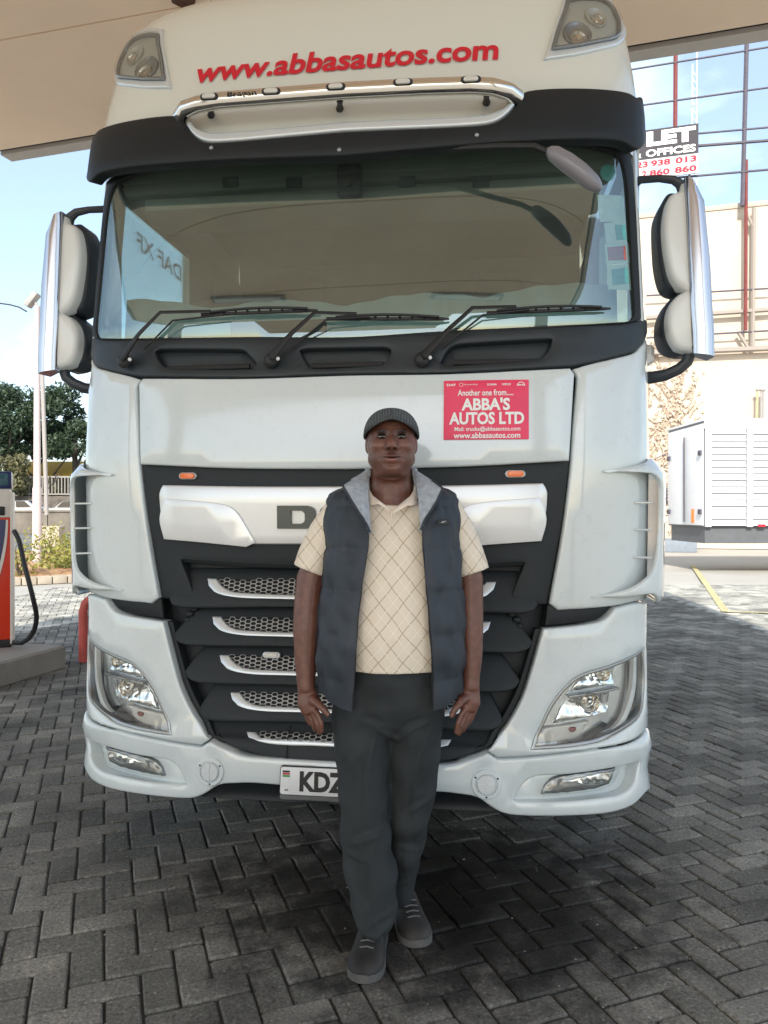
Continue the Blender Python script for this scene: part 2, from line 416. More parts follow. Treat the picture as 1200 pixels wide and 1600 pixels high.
# ---- corner panels with wind deflector vanes
corner = panel('corner_panel', BODY, [(896,574.5,1),(903,587),(897,666),(891,745),(878,844),(859.5,944.5,1),(873,954.5,1),(958,947.5),(1000,939),('k',1.45,1.075),('k',1.8,1.08,1),('k',1.8,2.13,1),('k',1.45,2.13),(1004,539),(990,551.5),(929,566)],
      'white', r=0.01, thick=.03, mirror='M', grid=.05, offf=lambda s, z: 0.008*smooth01((s-0.85)/0.05)-0.008)
def van_off(s, z):
    zc = 1.33; return 0.006+0.056*smooth01((s-0.93)/0.2)*(1-0.75*smooth01((np.abs(z-zc)-0.235)/0.06))
panel('wind_deflector', BODY, [(940,737,1),(975,731),(1003,723),('k',1.32,1.625),('k',1.9,1.60,1),('k',1.9,1.08,1),('k',1.32,1.07),(1000,926),(965,932),(922,932.5,1),(966,922),(989,906),(1002,884),(1008,835),(1009,760),(1003,744),(990,739.5)],
      'white', r=0.007, thick=.014, mirror='M', grid=.04, offf=van_off)
for sgn in (-1, 1):
    for v in (786, 826, 867):
        z = CAMZ+(800-v)/1200*3.05
        a = BODY.P(np.array([1.10]), np.array([z]), np.array([0.0]))[0]; b = BODY.P(np.array([1.13]), np.array([z]), np.array([0.055]))[0]
        m = MB().tube([a, (a+b)/2, b], 0.0045, 6); 
        if sgn < 0: m.v = [(-x, y, zz) for x, y, zz in m.v]
        m.build('deflector_rib', 'white', truck)
# ---- dark step recess below the corner panels
panel('entry_step', BODY, [(857,946.5,1),(853,979,1),(916,973),(943,965.5),(961,946,1),(900,949)], 'plastic2', off=-0.022, thick=.02, mirror='M')
M['rust'] = mat('dull_red_reflector', (.22,.035,.025), .4)
# ---- headlamp surround
HL = [(829,1171.7,1),(841.7,1140),(860,1103),(880,1076.7),(906.7,1055),(953,1040),('k',1.30,.90,1),('k',1.315,.78),('k',1.275,.66),(976.7,1140),(943,1156.7),(893,1166.7)]
panel('headlamp_surround', BODY, [(849,983,1),(916,976),(944.5,968.5),(962,950,1),(1000,941.5),('k',1.45,1.06),('k',1.8,1.06,1),('k',1.8,.585,1),('k',1.45,.585),(1011.7,1136.7),(986.7,1156.7),(926.7,1170),(826.7,1181.7),(777,1184,1),(761.7,1174,1),(793,1133),(816.7,1090),(833,1040)],
      'white', r=0.007, thick=.07, mirror='M', holes=[HL], grid=.05)
panel('headlamp_bezel', BODY, HL, 'lampgrey', off=-0.005, thick=.05, r=0.002, mirror='M', holes=[inset(lambda_p, 0.012)[::-1] for lambda_p in [(lambda p: p if area2(p) > 0 else p[::-1])(catmull(BODY.pts(HL), True, .018))]], grid=.05)
hous = panel('headlamp', BODY, HL, 'hlhouse', off=-0.062, thick=.01, mirror='M', grid=.04)
for o in hous: o['label'] = 'clear headlamp unit with chrome reflectors'
panel('lamp_lens', BODY, HL, 'lens', off=-0.010, thick=.003, r=0.001, mirror='M', parent=hous, grid=.04)
# chrome details inside the headlamp
panel('day_light_strip', BODY, [(925,1160,1),(950,1150),(972,1133),(987,1108),(998,1070),(1001,1028,1),(1006,1026,1),(1005,1072),(994,1112),(977,1140),(953,1157),(928,1165,1)], 'whiteink', off=-0.028, thick=.02, r=.004, mirror='M', parent=hous)
panel('reflector', BODY, [(868,1137,1),(880,1112),(897,1094),(915,1088),(963,1080,1),(962,1112),(957,1118,1),(900,1130)], 'reflector', off=-0.045, thick=.01, mirror='M', parent=hous, grid=.016,
      offf=lambda s, z: -0.02*np.abs(np.sin(s*110))*np.abs(np.sin(z*34)))
panel('reflector', BODY, [(897,1085,1),(910,1065),(930,1052),(960,1046),(976,1040,1),(970,1072,1),(935,1078)], 'reflector', off=-0.045, thick=.01, mirror='M', parent=hous, grid=.016,
      offf=lambda s, z: -0.022*np.abs(np.sin(s*90+1))*np.abs(np.sin(z*41)))
panel('turn_signal', BODY, [(842,1162,1),(849,1143),(880,1138),(925,1130,1),(915,1147),(905,1153,1)], 'clearpill', off=-0.036, thick=.02, mirror='M', parent=hous, grid=.02, offf=lambda s, z: 0.004*np.sin(s*260))
panel('lamp_divider', BODY, [(893,1090,1),(975,1076,1),(976,1079,1),(893,1094,1)], 'lampgrey', off=-0.028, thick=.03, r=.001, mirror='M', parent=hous)
panel('lamp_base_strip', BODY, [(836,1168,1),(905,1158),(948,1138,1),(955,1134,1),(940,1150),(905,1163),(850,1168.5)], 'plastic2', off=-0.030, thick=.03, r=.001, mirror='M', parent=hous)
panel('bulb', BODY, [(892,1141),(898,1139),(904,1140),(902,1146),(894,1147)], 'rust', off=-0.027, thick=.01, r=.003, mirror='M', parent=hous, step=.006)  # red-brown reflection inside the lamp, painted as a small coloured patch
for sgn, par in ((1, hous[0]), (-1, hous[1])):
    for (u, v, rr) in ((927,1100,.036), (948,1056,.026)):
        S, z = BODY.px(u, v); c = BODY.P(np.array([S]), np.array([z]), np.array([-0.036]))[0]; nn = BODY.normal(np.array([S]), np.array([z]))[0]
        m = MB(); R = Vector(nn).to_track_quat('Z', 'Y').to_matrix()
        rings = []
        for q, d in ((rr, 0), (rr*.92, -.002), (rr*.8, -.016), (rr*.45, -.026), (rr*.4, -.012), (rr*.2, -.004), (.001, -.002)):
            rings.append([Vector(c)+R@Vector((q*math.cos(t)*(1+.04*(k % 2)), q*math.sin(t), d+.01)) for k, t in enumerate(np.linspace(0, 2*math.pi, 24, endpoint=False))])
        m.loft(rings, False); 
        if sgn < 0: m.v = [(-x, y, zz) for x, y, zz in m.v]
        m.build('projector_bowl', 'chrome', par, angle=25)
# ---- bumper
FOGR = [(801.7,1251.7,1),(816.7,1226.7),(836.7,1214),(893,1210),(960,1200),(1001.7,1190,1),(993,1220),(973,1240),(940,1247),(860,1253)]
bump_half = [('c',1192,1),(687,1196),(713,1193.5),(740,1186),(762,1177.5,1),(777,1187.5,1),(827,1185),(927,1173.3),(987,1160),(1012,1140),('k',1.45,.575),('k',1.8,.575,1),('k',1.8,.37,1),('k',1.42,.325),(1013,1236),(987,1260),(943,1272),(847,1276),(793,1273),(770,1263),(746.7,1247),(720,1241.7),(683,1238),('c',1236,1)]
panel('bumper', BODY, bump_half, 'white', r=0.009, thick=.06, mirror='F', holes=[FOGR], grid=.04)
panel('fog_lamp_recess', BODY, FOGR, 'white', off=-0.026, thick=.02, r=.001, mirror='M', grid=.04, offf=lambda s, z: -0.03*smooth01((s-0.62)/.4))
FOG = [(846.7,1243,1),(853,1229),(862,1220),(880,1214.5),(920,1209),(966.7,1202.7,1),(960,1220),(945,1231),(915,1237),(880,1241)]
fl = panel('fog_lamp', BODY, FOG, 'lampgrey', off=-0.010, thick=.05, mirror='M', grid=.02, offf=lambda s, z: -0.010*np.abs(np.sin(s*60)))
panel('fog_reflector', BODY, [(880,1222,1),(925,1212),(960,1206,1),(952,1222),(935,1228),(905,1226)], 'reflector', off=-0.002, thick=.01, mirror='M', parent=fl, grid=.014, offf=lambda s, z: -0.010*np.abs(np.sin(s*95)))
panel('fog_lens', BODY, FOG, 'lens', off=0.006, thick=.003, r=0.001, mirror='M', parent=fl, grid=.04)
# round blanking caps
for sgn in (1, -1):
    S, z = BODY.px(760, 1225); c = Vector(BODY.P(np.array([S]), np.array([z]))[0]); R = Vector(BODY.normal(np.array([S]), np.array([z]))[0]).to_track_quat('Z', 'Y').to_matrix()
    def ring(q, d, n=32): return [c+R@Vector((q*math.cos(t), q*math.sin(t), d)) for t in np.linspace(0, 2*math.pi, n, endpoint=False)]
    m = MB().loft([ring(.056,-.01), ring(.056,.004), ring(.053,.008), ring(.042,.008), ring(.040,.003), ring(.001,.003)], False)
    if sgn < 0: m.v = [(-x, y, zz) for x, y, zz in m.v]
    cap = m.build('bumper_cap', 'white', truck, angle=30)
    m = MB().loft([ring(.036,.0), ring(.036,.009), ring(.033,.013), ring(.001,.013)], False)
    for k in range(4):
        a = k*math.pi/2; m.box(c+R@Vector((.018*math.cos(a), .018*math.sin(a), .0135)), (.030,.0025,.003), R@Matrix.Rotation(a, 3, 'Z'))
    if sgn < 0: m.v = [(-x, y, zz) for x, y, zz in m.v]
    m.build('cap_centre', 'trim', cap, angle=30)
    for a in (0.5, 2.6, 4.71):
        m = MB().ellipsoid(c+R@Vector((.047*math.cos(a), .047*math.sin(a), .008)), (.004,.004,.003), R, 8, 6)
        if sgn < 0: m.v = [(-x, y, zz) for x, y, zz in m.v]
        m.build('screw', 'rubber', cap)
# lower spoiler and tow cover
panel('lower_spoiler', BODY, [('c',1232,1),(700,1236),(752,1245),(775,1262),(800,1274,1),(760,1274),('c',1264,1)], 'plastic2', off=-0.035, thick=.08, mirror='F', offf=lambda s, z: 0.02*np.sin(z*55))
panel('tow_cover', BODY, [(468,1241,1),(512,1243,1),(512,1255,1),(468,1253,1)], 'plastic', off=0.004, thick=.03, r=.004)
# ---- grille: outer dark frame (upper), recessed back (lower)
panel('grille_frame', BODY, [('c',728,1),(720,726),(892,717,1),(889,745),(876,844),(857,946,1),(820,946,1),(800,938),(822,880,1),(700,886),('c',888,1)], 'plastic', off=-0.028, thick=.05, mirror='F', grid=.05,
      offf=lambda s, z: 0.010*smooth01((s-0.80)/0.03))
panel('grille_back', BODY, [('c',884,1),(700,882),(822,878,1),(858,940,1),(849,984),(831,1040),(815,1090),(791,1134),(759,1177),(735,1186),(713,1193),('c',1196,1)], 'plastic2', off=-0.085, thick=.02, mirror='F', grid=.07)
panel('grille_rim', BODY, [(850,984,1),(848,984,1),(831,1040),(815,1090),(791,1133),(759,1175.5),(735,1184.5),(711,1191.5,1),(711,1188,1),(733,1180),(752,1171),(783,1128),(806,1086),(823,1037),(838,984,1)], 'plastic', off=-0.03, thick=.055, mirror='M', r=.004)
# silver badge panel
panel('badge_panel', BODY, [('c',760,1),(700,758.5),(849,755,1),(856,769),(852,814),(842.5,845.5,1),(745,852),('c',851,1)], 'silver', off=-0.004, thick=.04, r=.006, mirror='F')
panel('badge_wing', BODY, [(258,779,1),(320,784),(352,789),(366,796),(376,808),(399.5,848,1),(385,854.5,1),(320,848),(256,842.5,1),(249,810)], 'silver', off=0.0005, thick=.02, r=.0015, mirror='M', flip=True,
      offf=lambda s, z: 0.0045*smooth01((0.71-s)/.3)*smooth01((1.52-z)/.02))
panel('badge_valance', BODY, [('c',856,1),(745,857),(838,850,1),(834,868),(824,886,1),(700,892),('c',893,1)], 'plastic', off=-0.012, thick=.06, r=.01, mirror='F', offf=lambda s, z: -0.03*smooth01((1.36-z)/.12))
# badge letters, chunky slab shapes
def letter(name, polys, s0, z0, w, h):
    m = MB()
    for poly, hole in polys:
        pv = [Vector((x, y)) for x, y in poly]; seg = [(i, (i+1) % len(poly)) for i in range(len(poly))]
        if hole: n0 = len(pv); pv += [Vector(p) for p in hole]; seg += [(n0+i, n0+(i+1) % len(hole)) for i in range(len(hole))]
        r = delaunay_2d_cdt(pv, seg, [], 0, 1e-6); rv = np.array([(p.x, p.y) for p in r[0]]); ce = np.array([rv[list(f)].mean(0) for f in r[2]])
        ok = inpoly(ce, np.array(poly)); 
        if hole: ok &= ~inpoly(ce, np.array(hole))
        P = BODY.P(s0+rv[:, 0]*w, z0+rv[:, 1]*h, 0.0105); m.add(P, [f for f, k in zip(r[2], ok) if k])
        for lp in [poly]+([hole] if hole else []):
            lp = np.array(lp); A = BODY.P(s0+lp[:, 0]*w, z0+lp[:, 1]*h, 0.0105); B = BODY.P(s0+lp[:, 0]*w, z0+lp[:, 1]*h, -0.003); n = len(lp)
            m.add(list(A)+list(B), [(i, (i+1) % n, n+(i+1) % n, n+i) for i in range(n)])
    return m.build(name, 'greyink', truck, smooth=False)
sD0, zD0 = BODY.px(434, 826); sD1, zD1 = BODY.px(493, 790); lw, lh = sD1-sD0, zD1-zD0
arc = lambda cx, cy, rx, ry, a0, a1, n=7: [(cx+rx*math.cos(t), cy+ry*math.sin(t)) for t in np.linspace(a0, a1, n)]
letter('badge_letter_d', [([(0,0)]+arc(.76,.28,.24,.28,-math.pi/2,0)+arc(.76,.72,.24,.28,0,math.pi/2)+[(0,1)], [(.36,.22)]+arc(.6,.4,.13,.18,-math.pi/2,0)+arc(.6,.6,.13,.18,0,math.pi/2)+[(.36,.78)])], sD0, zD0, lw, lh)
letter('badge_letter_a', [([(0,0),(.36,0),(.36,.2),(.64,.2),(.64,0),(1,0),(1,.7)]+arc(.76,.72,.24,.28,0,math.pi/2)+arc(.24,.72,.24,.28,math.pi/2,math.pi), [(.36,.45),(.64,.45),(.64,.72),(.36,.72)])], sD0+lw*1.12, zD0, lw, lh)
letter('badge_letter_f', [([(0,0),(.36,0),(.36,.3),(.85,.3),(.85,.52),(.36,.52),(.36,.75),(1,.75),(1,1),(0,1)], None)], sD0+lw*2.24, zD0, lw, lh)
# ---- marker lights
def pill(surf, u, v, w, h, d, off, mats, par=truck, name='marker_light', rot=0.0, both=False):
    S, z = surf.px(u, v)
    for sg in ((1, -1) if both else (1,)):
        def ringp(k, dd):
            pts = [(w*k/2-h*k/2+h*k/2*math.cos(t), h*k/2*math.sin(t)) for t in np.linspace(-math.pi/2, math.pi/2, 8)]+[(-w*k/2+h*k/2+h*k/2*math.cos(t), h*k/2*math.sin(t)) for t in np.linspace(math.pi/2, 3*math.pi/2, 8)]
            pts = np.array(pts); return list(surf.P(sg*S+pts[:, 0], z+pts[:, 1], off+dd))
        b = MB().loft([ringp(1, -.01), ringp(1, d*.4), ringp(.93, d*.55), ringp(.01, d*.55)], False).build(name, mats[0], par)
        MB().loft([ringp(.8, d*.3), ringp(.8, d*.8), ringp(.7, d), ringp(.01, d*1.05)], False).build('marker_lens', mats[1], b)
pill(BODY, 806, 740, .078, .028, .016, -0.026, ('lampgrey', 'amber'), both=True)
pill(BODY, 420.5, 1025.5, .072, .024, .014, -0.035, ('trim', 'clearpill'), both=True)
# ---- grille slats
SL = [  # upper-left, tip, top v, bottom v, trim x0, trim top, trim bottom, tip points
    (286, 890, 260, 936, 889, 946, 317, 906, 935), (300, 947, 267, 993, 946, 1008, 325, 966, 994), (315, 1005, 284, 1051, 1005, 1069, 337, 1026, 1055),
    (332, 1063, 307, 1112, 1064, 1127, 354.5, 1085, 1113), (366, 1124, 308, 1122, 1125, 1190, 380, 1143, 1168)]
for k, (xu, vu, xt, vt_, vtop, vbot, x0, tt, tb) in enumerate(SL):
    ztop = BODY.c(vtop+2); zbot = BODY.c(vbot+4)
    def so_(s, z, ztop=ztop, zbot=zbot): return -0.085+0.075*np.clip((ztop-z)/(ztop-zbot), 0, 1)**0.75
    if k < 4:
        ol = [('c',vtop+2,1),(460,vtop+1),(xu,vu,1),((xu+xt)/2-4,(vu+vt_)/2+4),(xt,vt_),(xt+6,vt_+9),(xt+26,vt_+12+.3*(vbot-vt_)),(460,vbot+3),('c',vbot+4,1)]
    else:
        ol = [('c',1127,1),(460,1126),(366,1122,1),(303,1115,1),(318,1140),(336,1158),(352,1168),(385,1178.5),(457,1187.5),('c',1192,1)]
    b = panel('grille_slat', BODY, ol, 'plastic', thick=.045, r=.006, mirror='F', flip=True, offf=so_, grid=.022)[0]
    h = tb-tt
    panel('slat_trim', BODY, [('c',tb-2,1),(x0+112,tb-5),(x0+66,tb-7),(x0+40,tb-.34*h),(x0+24,tb-.62*h),(x0+14,tt+.5,1),(x0,tt,1),(x0+4,tt+.38*h),(x0+14,tt+.68*h),(x0+30,tt+.87*h),(x0+60,tb),(x0+110,tb+1.5),('c',tb+4,1)],
          'trim', off=.011, thick=.016, r=.004, mirror='F', flip=True, offf=so_, grid=.03, parent=b)
    inn = [('c',tt+3,1),(x0+70,tt+2),(x0+15,tt+1,1),(x0+25,tb-.62*h),(x0+41,tb-.36*h),(x0+67,tb-8),(x0+112,tb-6),('c',tb-3,1)]
    panel('slat_opening', BODY, inn, 'black', off=.005, thick=.006, r=.001, mirror='F', flip=True, offf=so_, grid=.045, parent=b)
    reg = catmull(prep(BODY, inn, 'F', True), True, .02); zt, zb = reg[:, 1].max(), reg[:, 1].min(); smax = np.abs(reg[:, 0]).max()
    m = MB(); hw, hh = .0285, .0146
    hexa = np.array([(-.5,0),(-.28,.5),(.28,.5),(.5,0),(.28,-.5),(-.28,-.5)])
    for c_ in range(-int(smax/(hw*.78))-1, int(smax/(hw*.78))+2):
        for row in range(-1, 6):
            sc = c_*hw*.78; zc = zt-hh*(row+.15)-(c_ % 2)*hh*.5
            if not inpoly(np.array([[sc, zc]]), reg)[0]: continue
            o_ = hexa*np.array([hw, hh])+np.array([sc, zc]); i_ = hexa*np.array([hw*.85, hh*.80])+np.array([sc, zc])
            al = np.vstack([o_, i_, i_]); of = so_(np.abs(al[:, 0]), al[:, 1])+np.array([.011]*12+[.005]*6)
            m.add(BODY.P(al[:, 0], al[:, 1], of), [(i, (i+1) % 6, 6+(i+1) % 6, 6+i) for i in range(6)]+[(6+i, 6+(i+1) % 6, 12+(i+1) % 6, 12+i) for i in range(6)])
    o = m.build('grille_mesh', 'meshsilver', b, smooth=False); o['kind'] = 'stuff'
# split line of the lower grille
for sgn in (-1, 1):
    pts = BODY.P(np.full(6, sgn*.23), np.linspace(BODY.c(1190), BODY.c(1143), 6), np.linspace(-.004, -.05, 6)); MB().tube(pts, .0022, 5).build('split_line', 'black', truck)
# hinge hardware beside the second slat
for sgn in (-1, 1):
    m = MB(); S, z = BODY.px(288, 962)
    for d in ((0,0,.014),(.02,.02,.011),(-.01,-.022,.012),(.015,-.03,.01)):
        p = BODY.P(np.array([-sgn*(S)-sgn*d[0]]), np.array([z+d[1]]), np.array([-.05]))[0]; m.ellipsoid(p, (d[2]*1.3, d[2], d[2]), None, 10, 6)
    m.build('hinge', 'plastic', truck)
# ---- number plate
s0, z0 = BODY.px(439.5, 1238.5); s1, z1 = s0+.515, z0+.103
def flat_panel(name, surf, s0, s1, z0, z1, off, material, par, r=.01, d=.004):
    pts = arc(s1-r, z1-r, r, r, 0, math.pi/2, 4)+arc(s0+r, z1-r, r, r, math.pi/2, math.pi, 4)+arc(s0+r, z0+r, r, r, math.pi, 1.5*math.pi, 4)+arc(s1-r, z0+r, r, r, 1.5*math.pi, 2*math.pi, 4)
    return panel(name, surf, [('s', a, b, 1) for a, b in pts], material, off=off, thick=d, r=min(.0012, r*.3), parent=par, step=.05, grid=.12)[0]
flat_panel('plate_bracket', BODY, s0-.003, s1+.003, z0-.022, z0+.03, .008, 'lampgrey', truck, .004, .02)
pb = flat_panel('number_plate', BODY, s0-.003, s1+.003, z0-.003, z1+.003, .018, 'blackink', truck, .010, .012)
flat_panel('plate_face', BODY, s0, s1, z0, z1, .0205, 'plate', pb, .009)
def surf_text(name, surf, body, s0, s1, z0, z1, off, material, par, **k):
    v, f = text_box(body, s0, s1, z0, z1, **k); return mesh_obj(name, surf.P(v[:, 0], v[:, 1], off), f, material, par, False)
surf_text('plate_text', BODY, 'KDZ', s0+.075, s0+.255, z0+.014, z1-.013, .0222, 'blackink', pb, bold=.045)
flagm = [('flag_black', M['blackink'], .0, 'k'), ]
M['flagred'] = mat('flag_red', (.55,.02,.03), .4); M['flaggreen'] = mat('flag_green', (.02,.30,.06), .4)
fz = z1-.012; fh = .0085
for nm, i in (('blackink', 0), ('flagred', 1), ('flaggreen', 2)): flat_panel('flag_stripe', BODY, s0+.008, s0+.036, fz-fh*(i+1)+.0008, fz-fh*i-.0008, .0225, nm, pb, .001, .001)
flat_panel('hologram', BODY, s0+.018, s0+.03, z0+.014, z0+.024, .0225, 'lampgrey', pb, .001, .001)
# ---- red sales sticker on the bonnet
sA, zA = BODY.px(693, 690); sB, zB = BODY.px(826, 592); zA2 = BODY.px(827, 684)[1]; zB2 = BODY.px(692, 597)[1]; zA = (zA+zA2)/2; zB = (zB+zB2)/2
W_, H_ = sB-sA, zB-zA
st = flat_panel('sales_sticker', BODY, sA, sB, zA, zB, .0045, 'sticker', truck, .002, .002)
def stx(body, x0, x1, y0, y1, **k): surf_text('sticker_text', BODY, body, sA+x0*W_, sA+x1*W_, zA+y0*H_, zA+y1*H_, .0062, 'whiteink', st, **k)
stx('Another one from.....', .165, .82, .735, .84, bold=.018); stx("ABBA'S", .21, .78, .485, .70, bold=.035); stx('AUTOS LTD', .065, .945, .25, .46, bold=.035)
stx('Mail: trucks@abbasautos.com', .13, .90, .125, .215, bold=.016); stx('www.abbasautos.com', .12, .90, .02, .115, bold=.022)
stx('DAF', .035, .14, .905, .945, bold=.03); stx('SCANIA', .51, .625, .905, .94, bold=.03); stx('IVECO', .685, .79, .905, .94, bold=.03); stx('MAN', .87, .945, .895, .925, bold=.03); stx('Mercedes-Benz', .235, .40, .915, .94)
rg = MB(); 
for (cx, cy, rr, a0, a1) in ((.205,.925,.024,0,2*math.pi), (.908,.895,.048,0,math.pi)):
    t = np.linspace(a0, a1, 18); o1 = BODY.P(sA+(cx+rr*np.cos(t))*W_, zA+cy*H_+rr*np.sin(t)*W_, .0062); o2 = BODY.P(sA+(cx+rr*.82*np.cos(t))*W_, zA+cy*H_+rr*.82*np.sin(t)*W_, .0062)
    MB().add(list(o1)+list(o2), [(i, i+1, 19+i, 18+i) for i in range(17)]).build('sticker_emblem', 'whiteink', st, smooth=False)

# ---- cowl below the windscreen with three grab recesses
GR = [[(242,549,1),(250,546.5),(375,547),(383,549),(401,568,1),(396,576,1),(330,577),(262,574),(248,563)],
      [(468,547.5,1),(480,545.5),(600,543.5),(611,546,1),(609,556),(598,569,1),(540,574),(487,574.5),(476,563)],
      [(688,567,1),(699,548),(712,540),(730,537.5),(863,530,1),(857,547),(842,561,1),(770,567),(700,571)]]
grp = []
for g in GR:
    q = catmull(BODY.pts(g), True, .012); grp.append(q)
cowl_holes = grp
def cowl_panel():
    ol = [('c',529,1),(687,520),(853,511),(975,503),(1003,500,0),('k',1.40,2.19),('k',1.62,2.19,1),('k',1.62,2.14,1),('k',1.40,2.145),(1004,537),(990,550),(937,564),(891,572.5,1),(720,581.5),('c',584.5,1)]
    p = prep(BODY, ol, 'F', False); P2 = [('s', a, b, k) for a, b, k in p]
    return panel('cowl', BODY, P2, 'cowl', off=.004, thick=.05, r=.008, holes=cowl_holes, grid=.045)
cowl_panel()
for i, q in enumerate(grp):
    q2 = [('s', a, b, 1) for a, b in q[::2]]
    gp_ = panel('grab_recess', BODY, q2, 'cowl', off=-.03, thick=.01, r=.001, grid=.04)[0]
    lo, hi = q.min(0), q.max(0); zz = lo[1]+.014
    pts = BODY.P(np.linspace(lo[0]+.05, hi[0]-.03, 10), np.full(10, zz), np.full(10, -.008)); MB().tube(pts, .011, 8).build('grab_bar', 'rubber', gp_)
# ---- windscreen
GO = [('c',531,1),(687,522),(853,513),(982,504),(1003,498,1),(1000,430),(993,300),(986,246),('k',1.12,2.98,1),('c',150,1)]
GI = [('k',.0,GLS.c(526)),(687,517,0),(853,509),(975,503),(992,492,0),(989,420),(982,300),(975,258),(960,238),('k',.9,2.86),('k',.0,2.87)]
gi = prep(GLS, GI, None, False); gi = gi+[(-a, b, k) for a, b, k in gi[1:-1]][::-1]; gi2 = catmull(gi, True, .025)
panel('windscreen_seal', GLS, GO, 'plastic2', off=-.002, thick=.02, r=.004, mirror='F', holes=[gi2], grid=.06)
wsp = panel('windscreen', GLS, GO, 'glass', off=-.008, thick=.005, r=.001, mirror='F', grid=.08)[0]
# papers and tax discs behind the glass
M['paper'] = mat('paper_disc', (.86,.90,.84), .6, var=.08, vscale=30); M['teal'] = mat('teal_disc', (.12,.45,.42), .5, var=.15, vscale=60); M['redprint'] = mat('red_print', (.55,.12,.10), .6, var=.2, vscale=40)
def card(pts, material, off=-.0135, nm='windscreen_paper'): return panel(nm, GLS, pts, material, off=off, thick=.002, r=.0005, parent=wsp, step=.05)[0]
card([(935,301,1),(976,303,1),(981,344,1),(940,344,1)], 'paper'); card([(946,346,1),(981,344,1),(984,377,1),(950,378,1)], 'paper'); card([(947,379,1),(985,377,1),(988,409,1),(950,411,1)], 'paper'); card([(951,413,1),(987,410,1),(990,451,1),(953,450,1)], 'paper')
card([(964,349,1),(980,349,1),(982,372,1),(966,372,1)], 'teal', -.011); card([(951,384,1),(980,382,1),(982,404,1),(953,405,1)], 'redprint', -.011); card([(958,419,1),(983,416,1),(985,441,1),(960,444,1)], 'teal', -.011)
card([(939,267),(943,257),(952,253.5),(961,257),(965,267),(961,277),(952,281),(943,277)], 'teal', -.011)
# ---- wipers
def wiper(pv, el, en, b0, b1):
    def q(p, o): S, z = GLS.px(*p); return Vector(GLS.P(np.array([S]), np.array([z]), np.array([o]))[0])
    root = MB().tube([q((pv[0]-4, pv[1]+4), .025), q(pv, .05), q((pv[0]*.5+el[0]*.5, pv[1]*.5+el[1]*.5), .075), q(el, .062), q(((el[0]+en[0])/2, (el[1]+en[1])/2), .05), q(en, .04)], [.017,.02,.011,.009,.008,.007], 8, flat=.6)
    root.ellipsoid(q((pv[0]-3, pv[1]+4), .03), (.03,.02,.03), None, 12, 8)
    w = root.build('wiper', 'rubber', truck)
    MB().tube([q((pv[0]+28, pv[1]-14), .03), q((el[0]+16, el[1]+9), .045), q((en[0]+20, en[1]+5), .04)], .004, 6).build('wiper_link', 'rubber', w)
    n = 12; pts = [q((b0[0]+(b1[0]-b0[0])*i/n, b0[1]+(b1[1]-b0[1])*i/n), .022) for i in range(n+1)]
    MB().tube(pts, [.007]*n+[.004], 6, flat=.7).build('wiper_blade', 'rubber', w)
    top = [q((b0[0]+(b1[0]-b0[0])*t, b0[1]+(b1[1]-b0[1])*t-5*math.sin(math.pi*t)), .035) for t in np.linspace(.08, .92, 9)]
    m = MB().tube(top, .0055, 6)
    for t in np.linspace(.1, .9, 9): m.tube([q((b0[0]+(b1[0]-b0[0])*t, b0[1]+(b1[1]-b0[1])*t), .022), q((b0[0]+(b1[0]-b0[0])*t, b0[1]+(b1[1]-b0[1])*t-5*math.sin(math.pi*t)), .036)], .005, 5)
    m.build('blade_bridge', 'rubber', w)
    c = q((pv[0]+9, pv[1]+3), .045); MB().ellipsoid(c, (.008,.008,.008), None, 8, 6).build('washer_jet', 'whiteink', w)
wiper((204,563), (262,497), (335,492), (318,495), (498,488)); wiper((430,562), (497,496), (560,495), (512,501), (702,501)); wiper((664,560), (738,489), (805,484), (760,492), (950,485))
# ---- visor band, silver lip, roof
panel('sun_visor', VIS, [('c',205,1),(700,198),(760,194),(780,187.5),(797,175),(810,158,1),(816,145),(830,140),(865,137),(947,138.5),(985,145),(1001,156),('k',1.42,3.09),('k',1.8,3.09,1),('k',1.8,2.905,1),('k',1.42,2.895),(1005,230),(992,232),(972,221),(935,217.5),(835,220),(760,224),('c',243,1)],
      'plastic2', off=0, thick=.05, r=.008, mirror='F', grid=.05)
panel('visor_lip', VIS, [('c',203.5,1),(700,197),(760,192.5),(779,186),(795,174),(808,157.5,1),(803,152,1),(790,166),(775,174),(757,179),(700,183),('c',190,1)], 'trim', off=.003, thick=.06, r=.008, mirror='F', grid=.05)
for (u, v) in ((745,211), (530,234), (330,231)):
    S, z = VIS.px(u, v); MB().ellipsoid(VIS.P(np.array([S]), np.array([z]))[0], (.009,.006,.009), None, 10, 6).build('visor_bolt', 'lampgrey', truck)
rz_ = np.array([2.84,2.9,2.96,3.02,3.06,3.1,3.15,3.2,3.26,3.32,3.38,3.44,3.5,3.55,3.6,3.64,3.68,3.71,3.74,3.765,3.785,3.798,3.808]); rs_ = np.concatenate([np.linspace(-3.6,-1.9,5), np.linspace(-1.75,1.75,71), np.linspace(1.9,3.6,5)])
SS, ZZ = np.meshgrid(rs_, rz_); P3 = ROOF.P(SS.ravel(), ZZ.ravel(), 0.0); nr = len(rs_)
P3[:, 1] = np.minimum(P3[:, 1], 2.35)
F_ = [(j*nr+i, j*nr+i+1, (j+1)*nr+i+1, (j+1)*nr+i) for j in range(len(rz_)-1) for i in range(nr-1)]
F_.append(tuple(range((len(rz_)-1)*nr, len(rz_)*nr))); mesh_obj('roof', P3, F_, 'cream', truck)  # 'cream' is the white roof paint with the warm bounce light in its colour
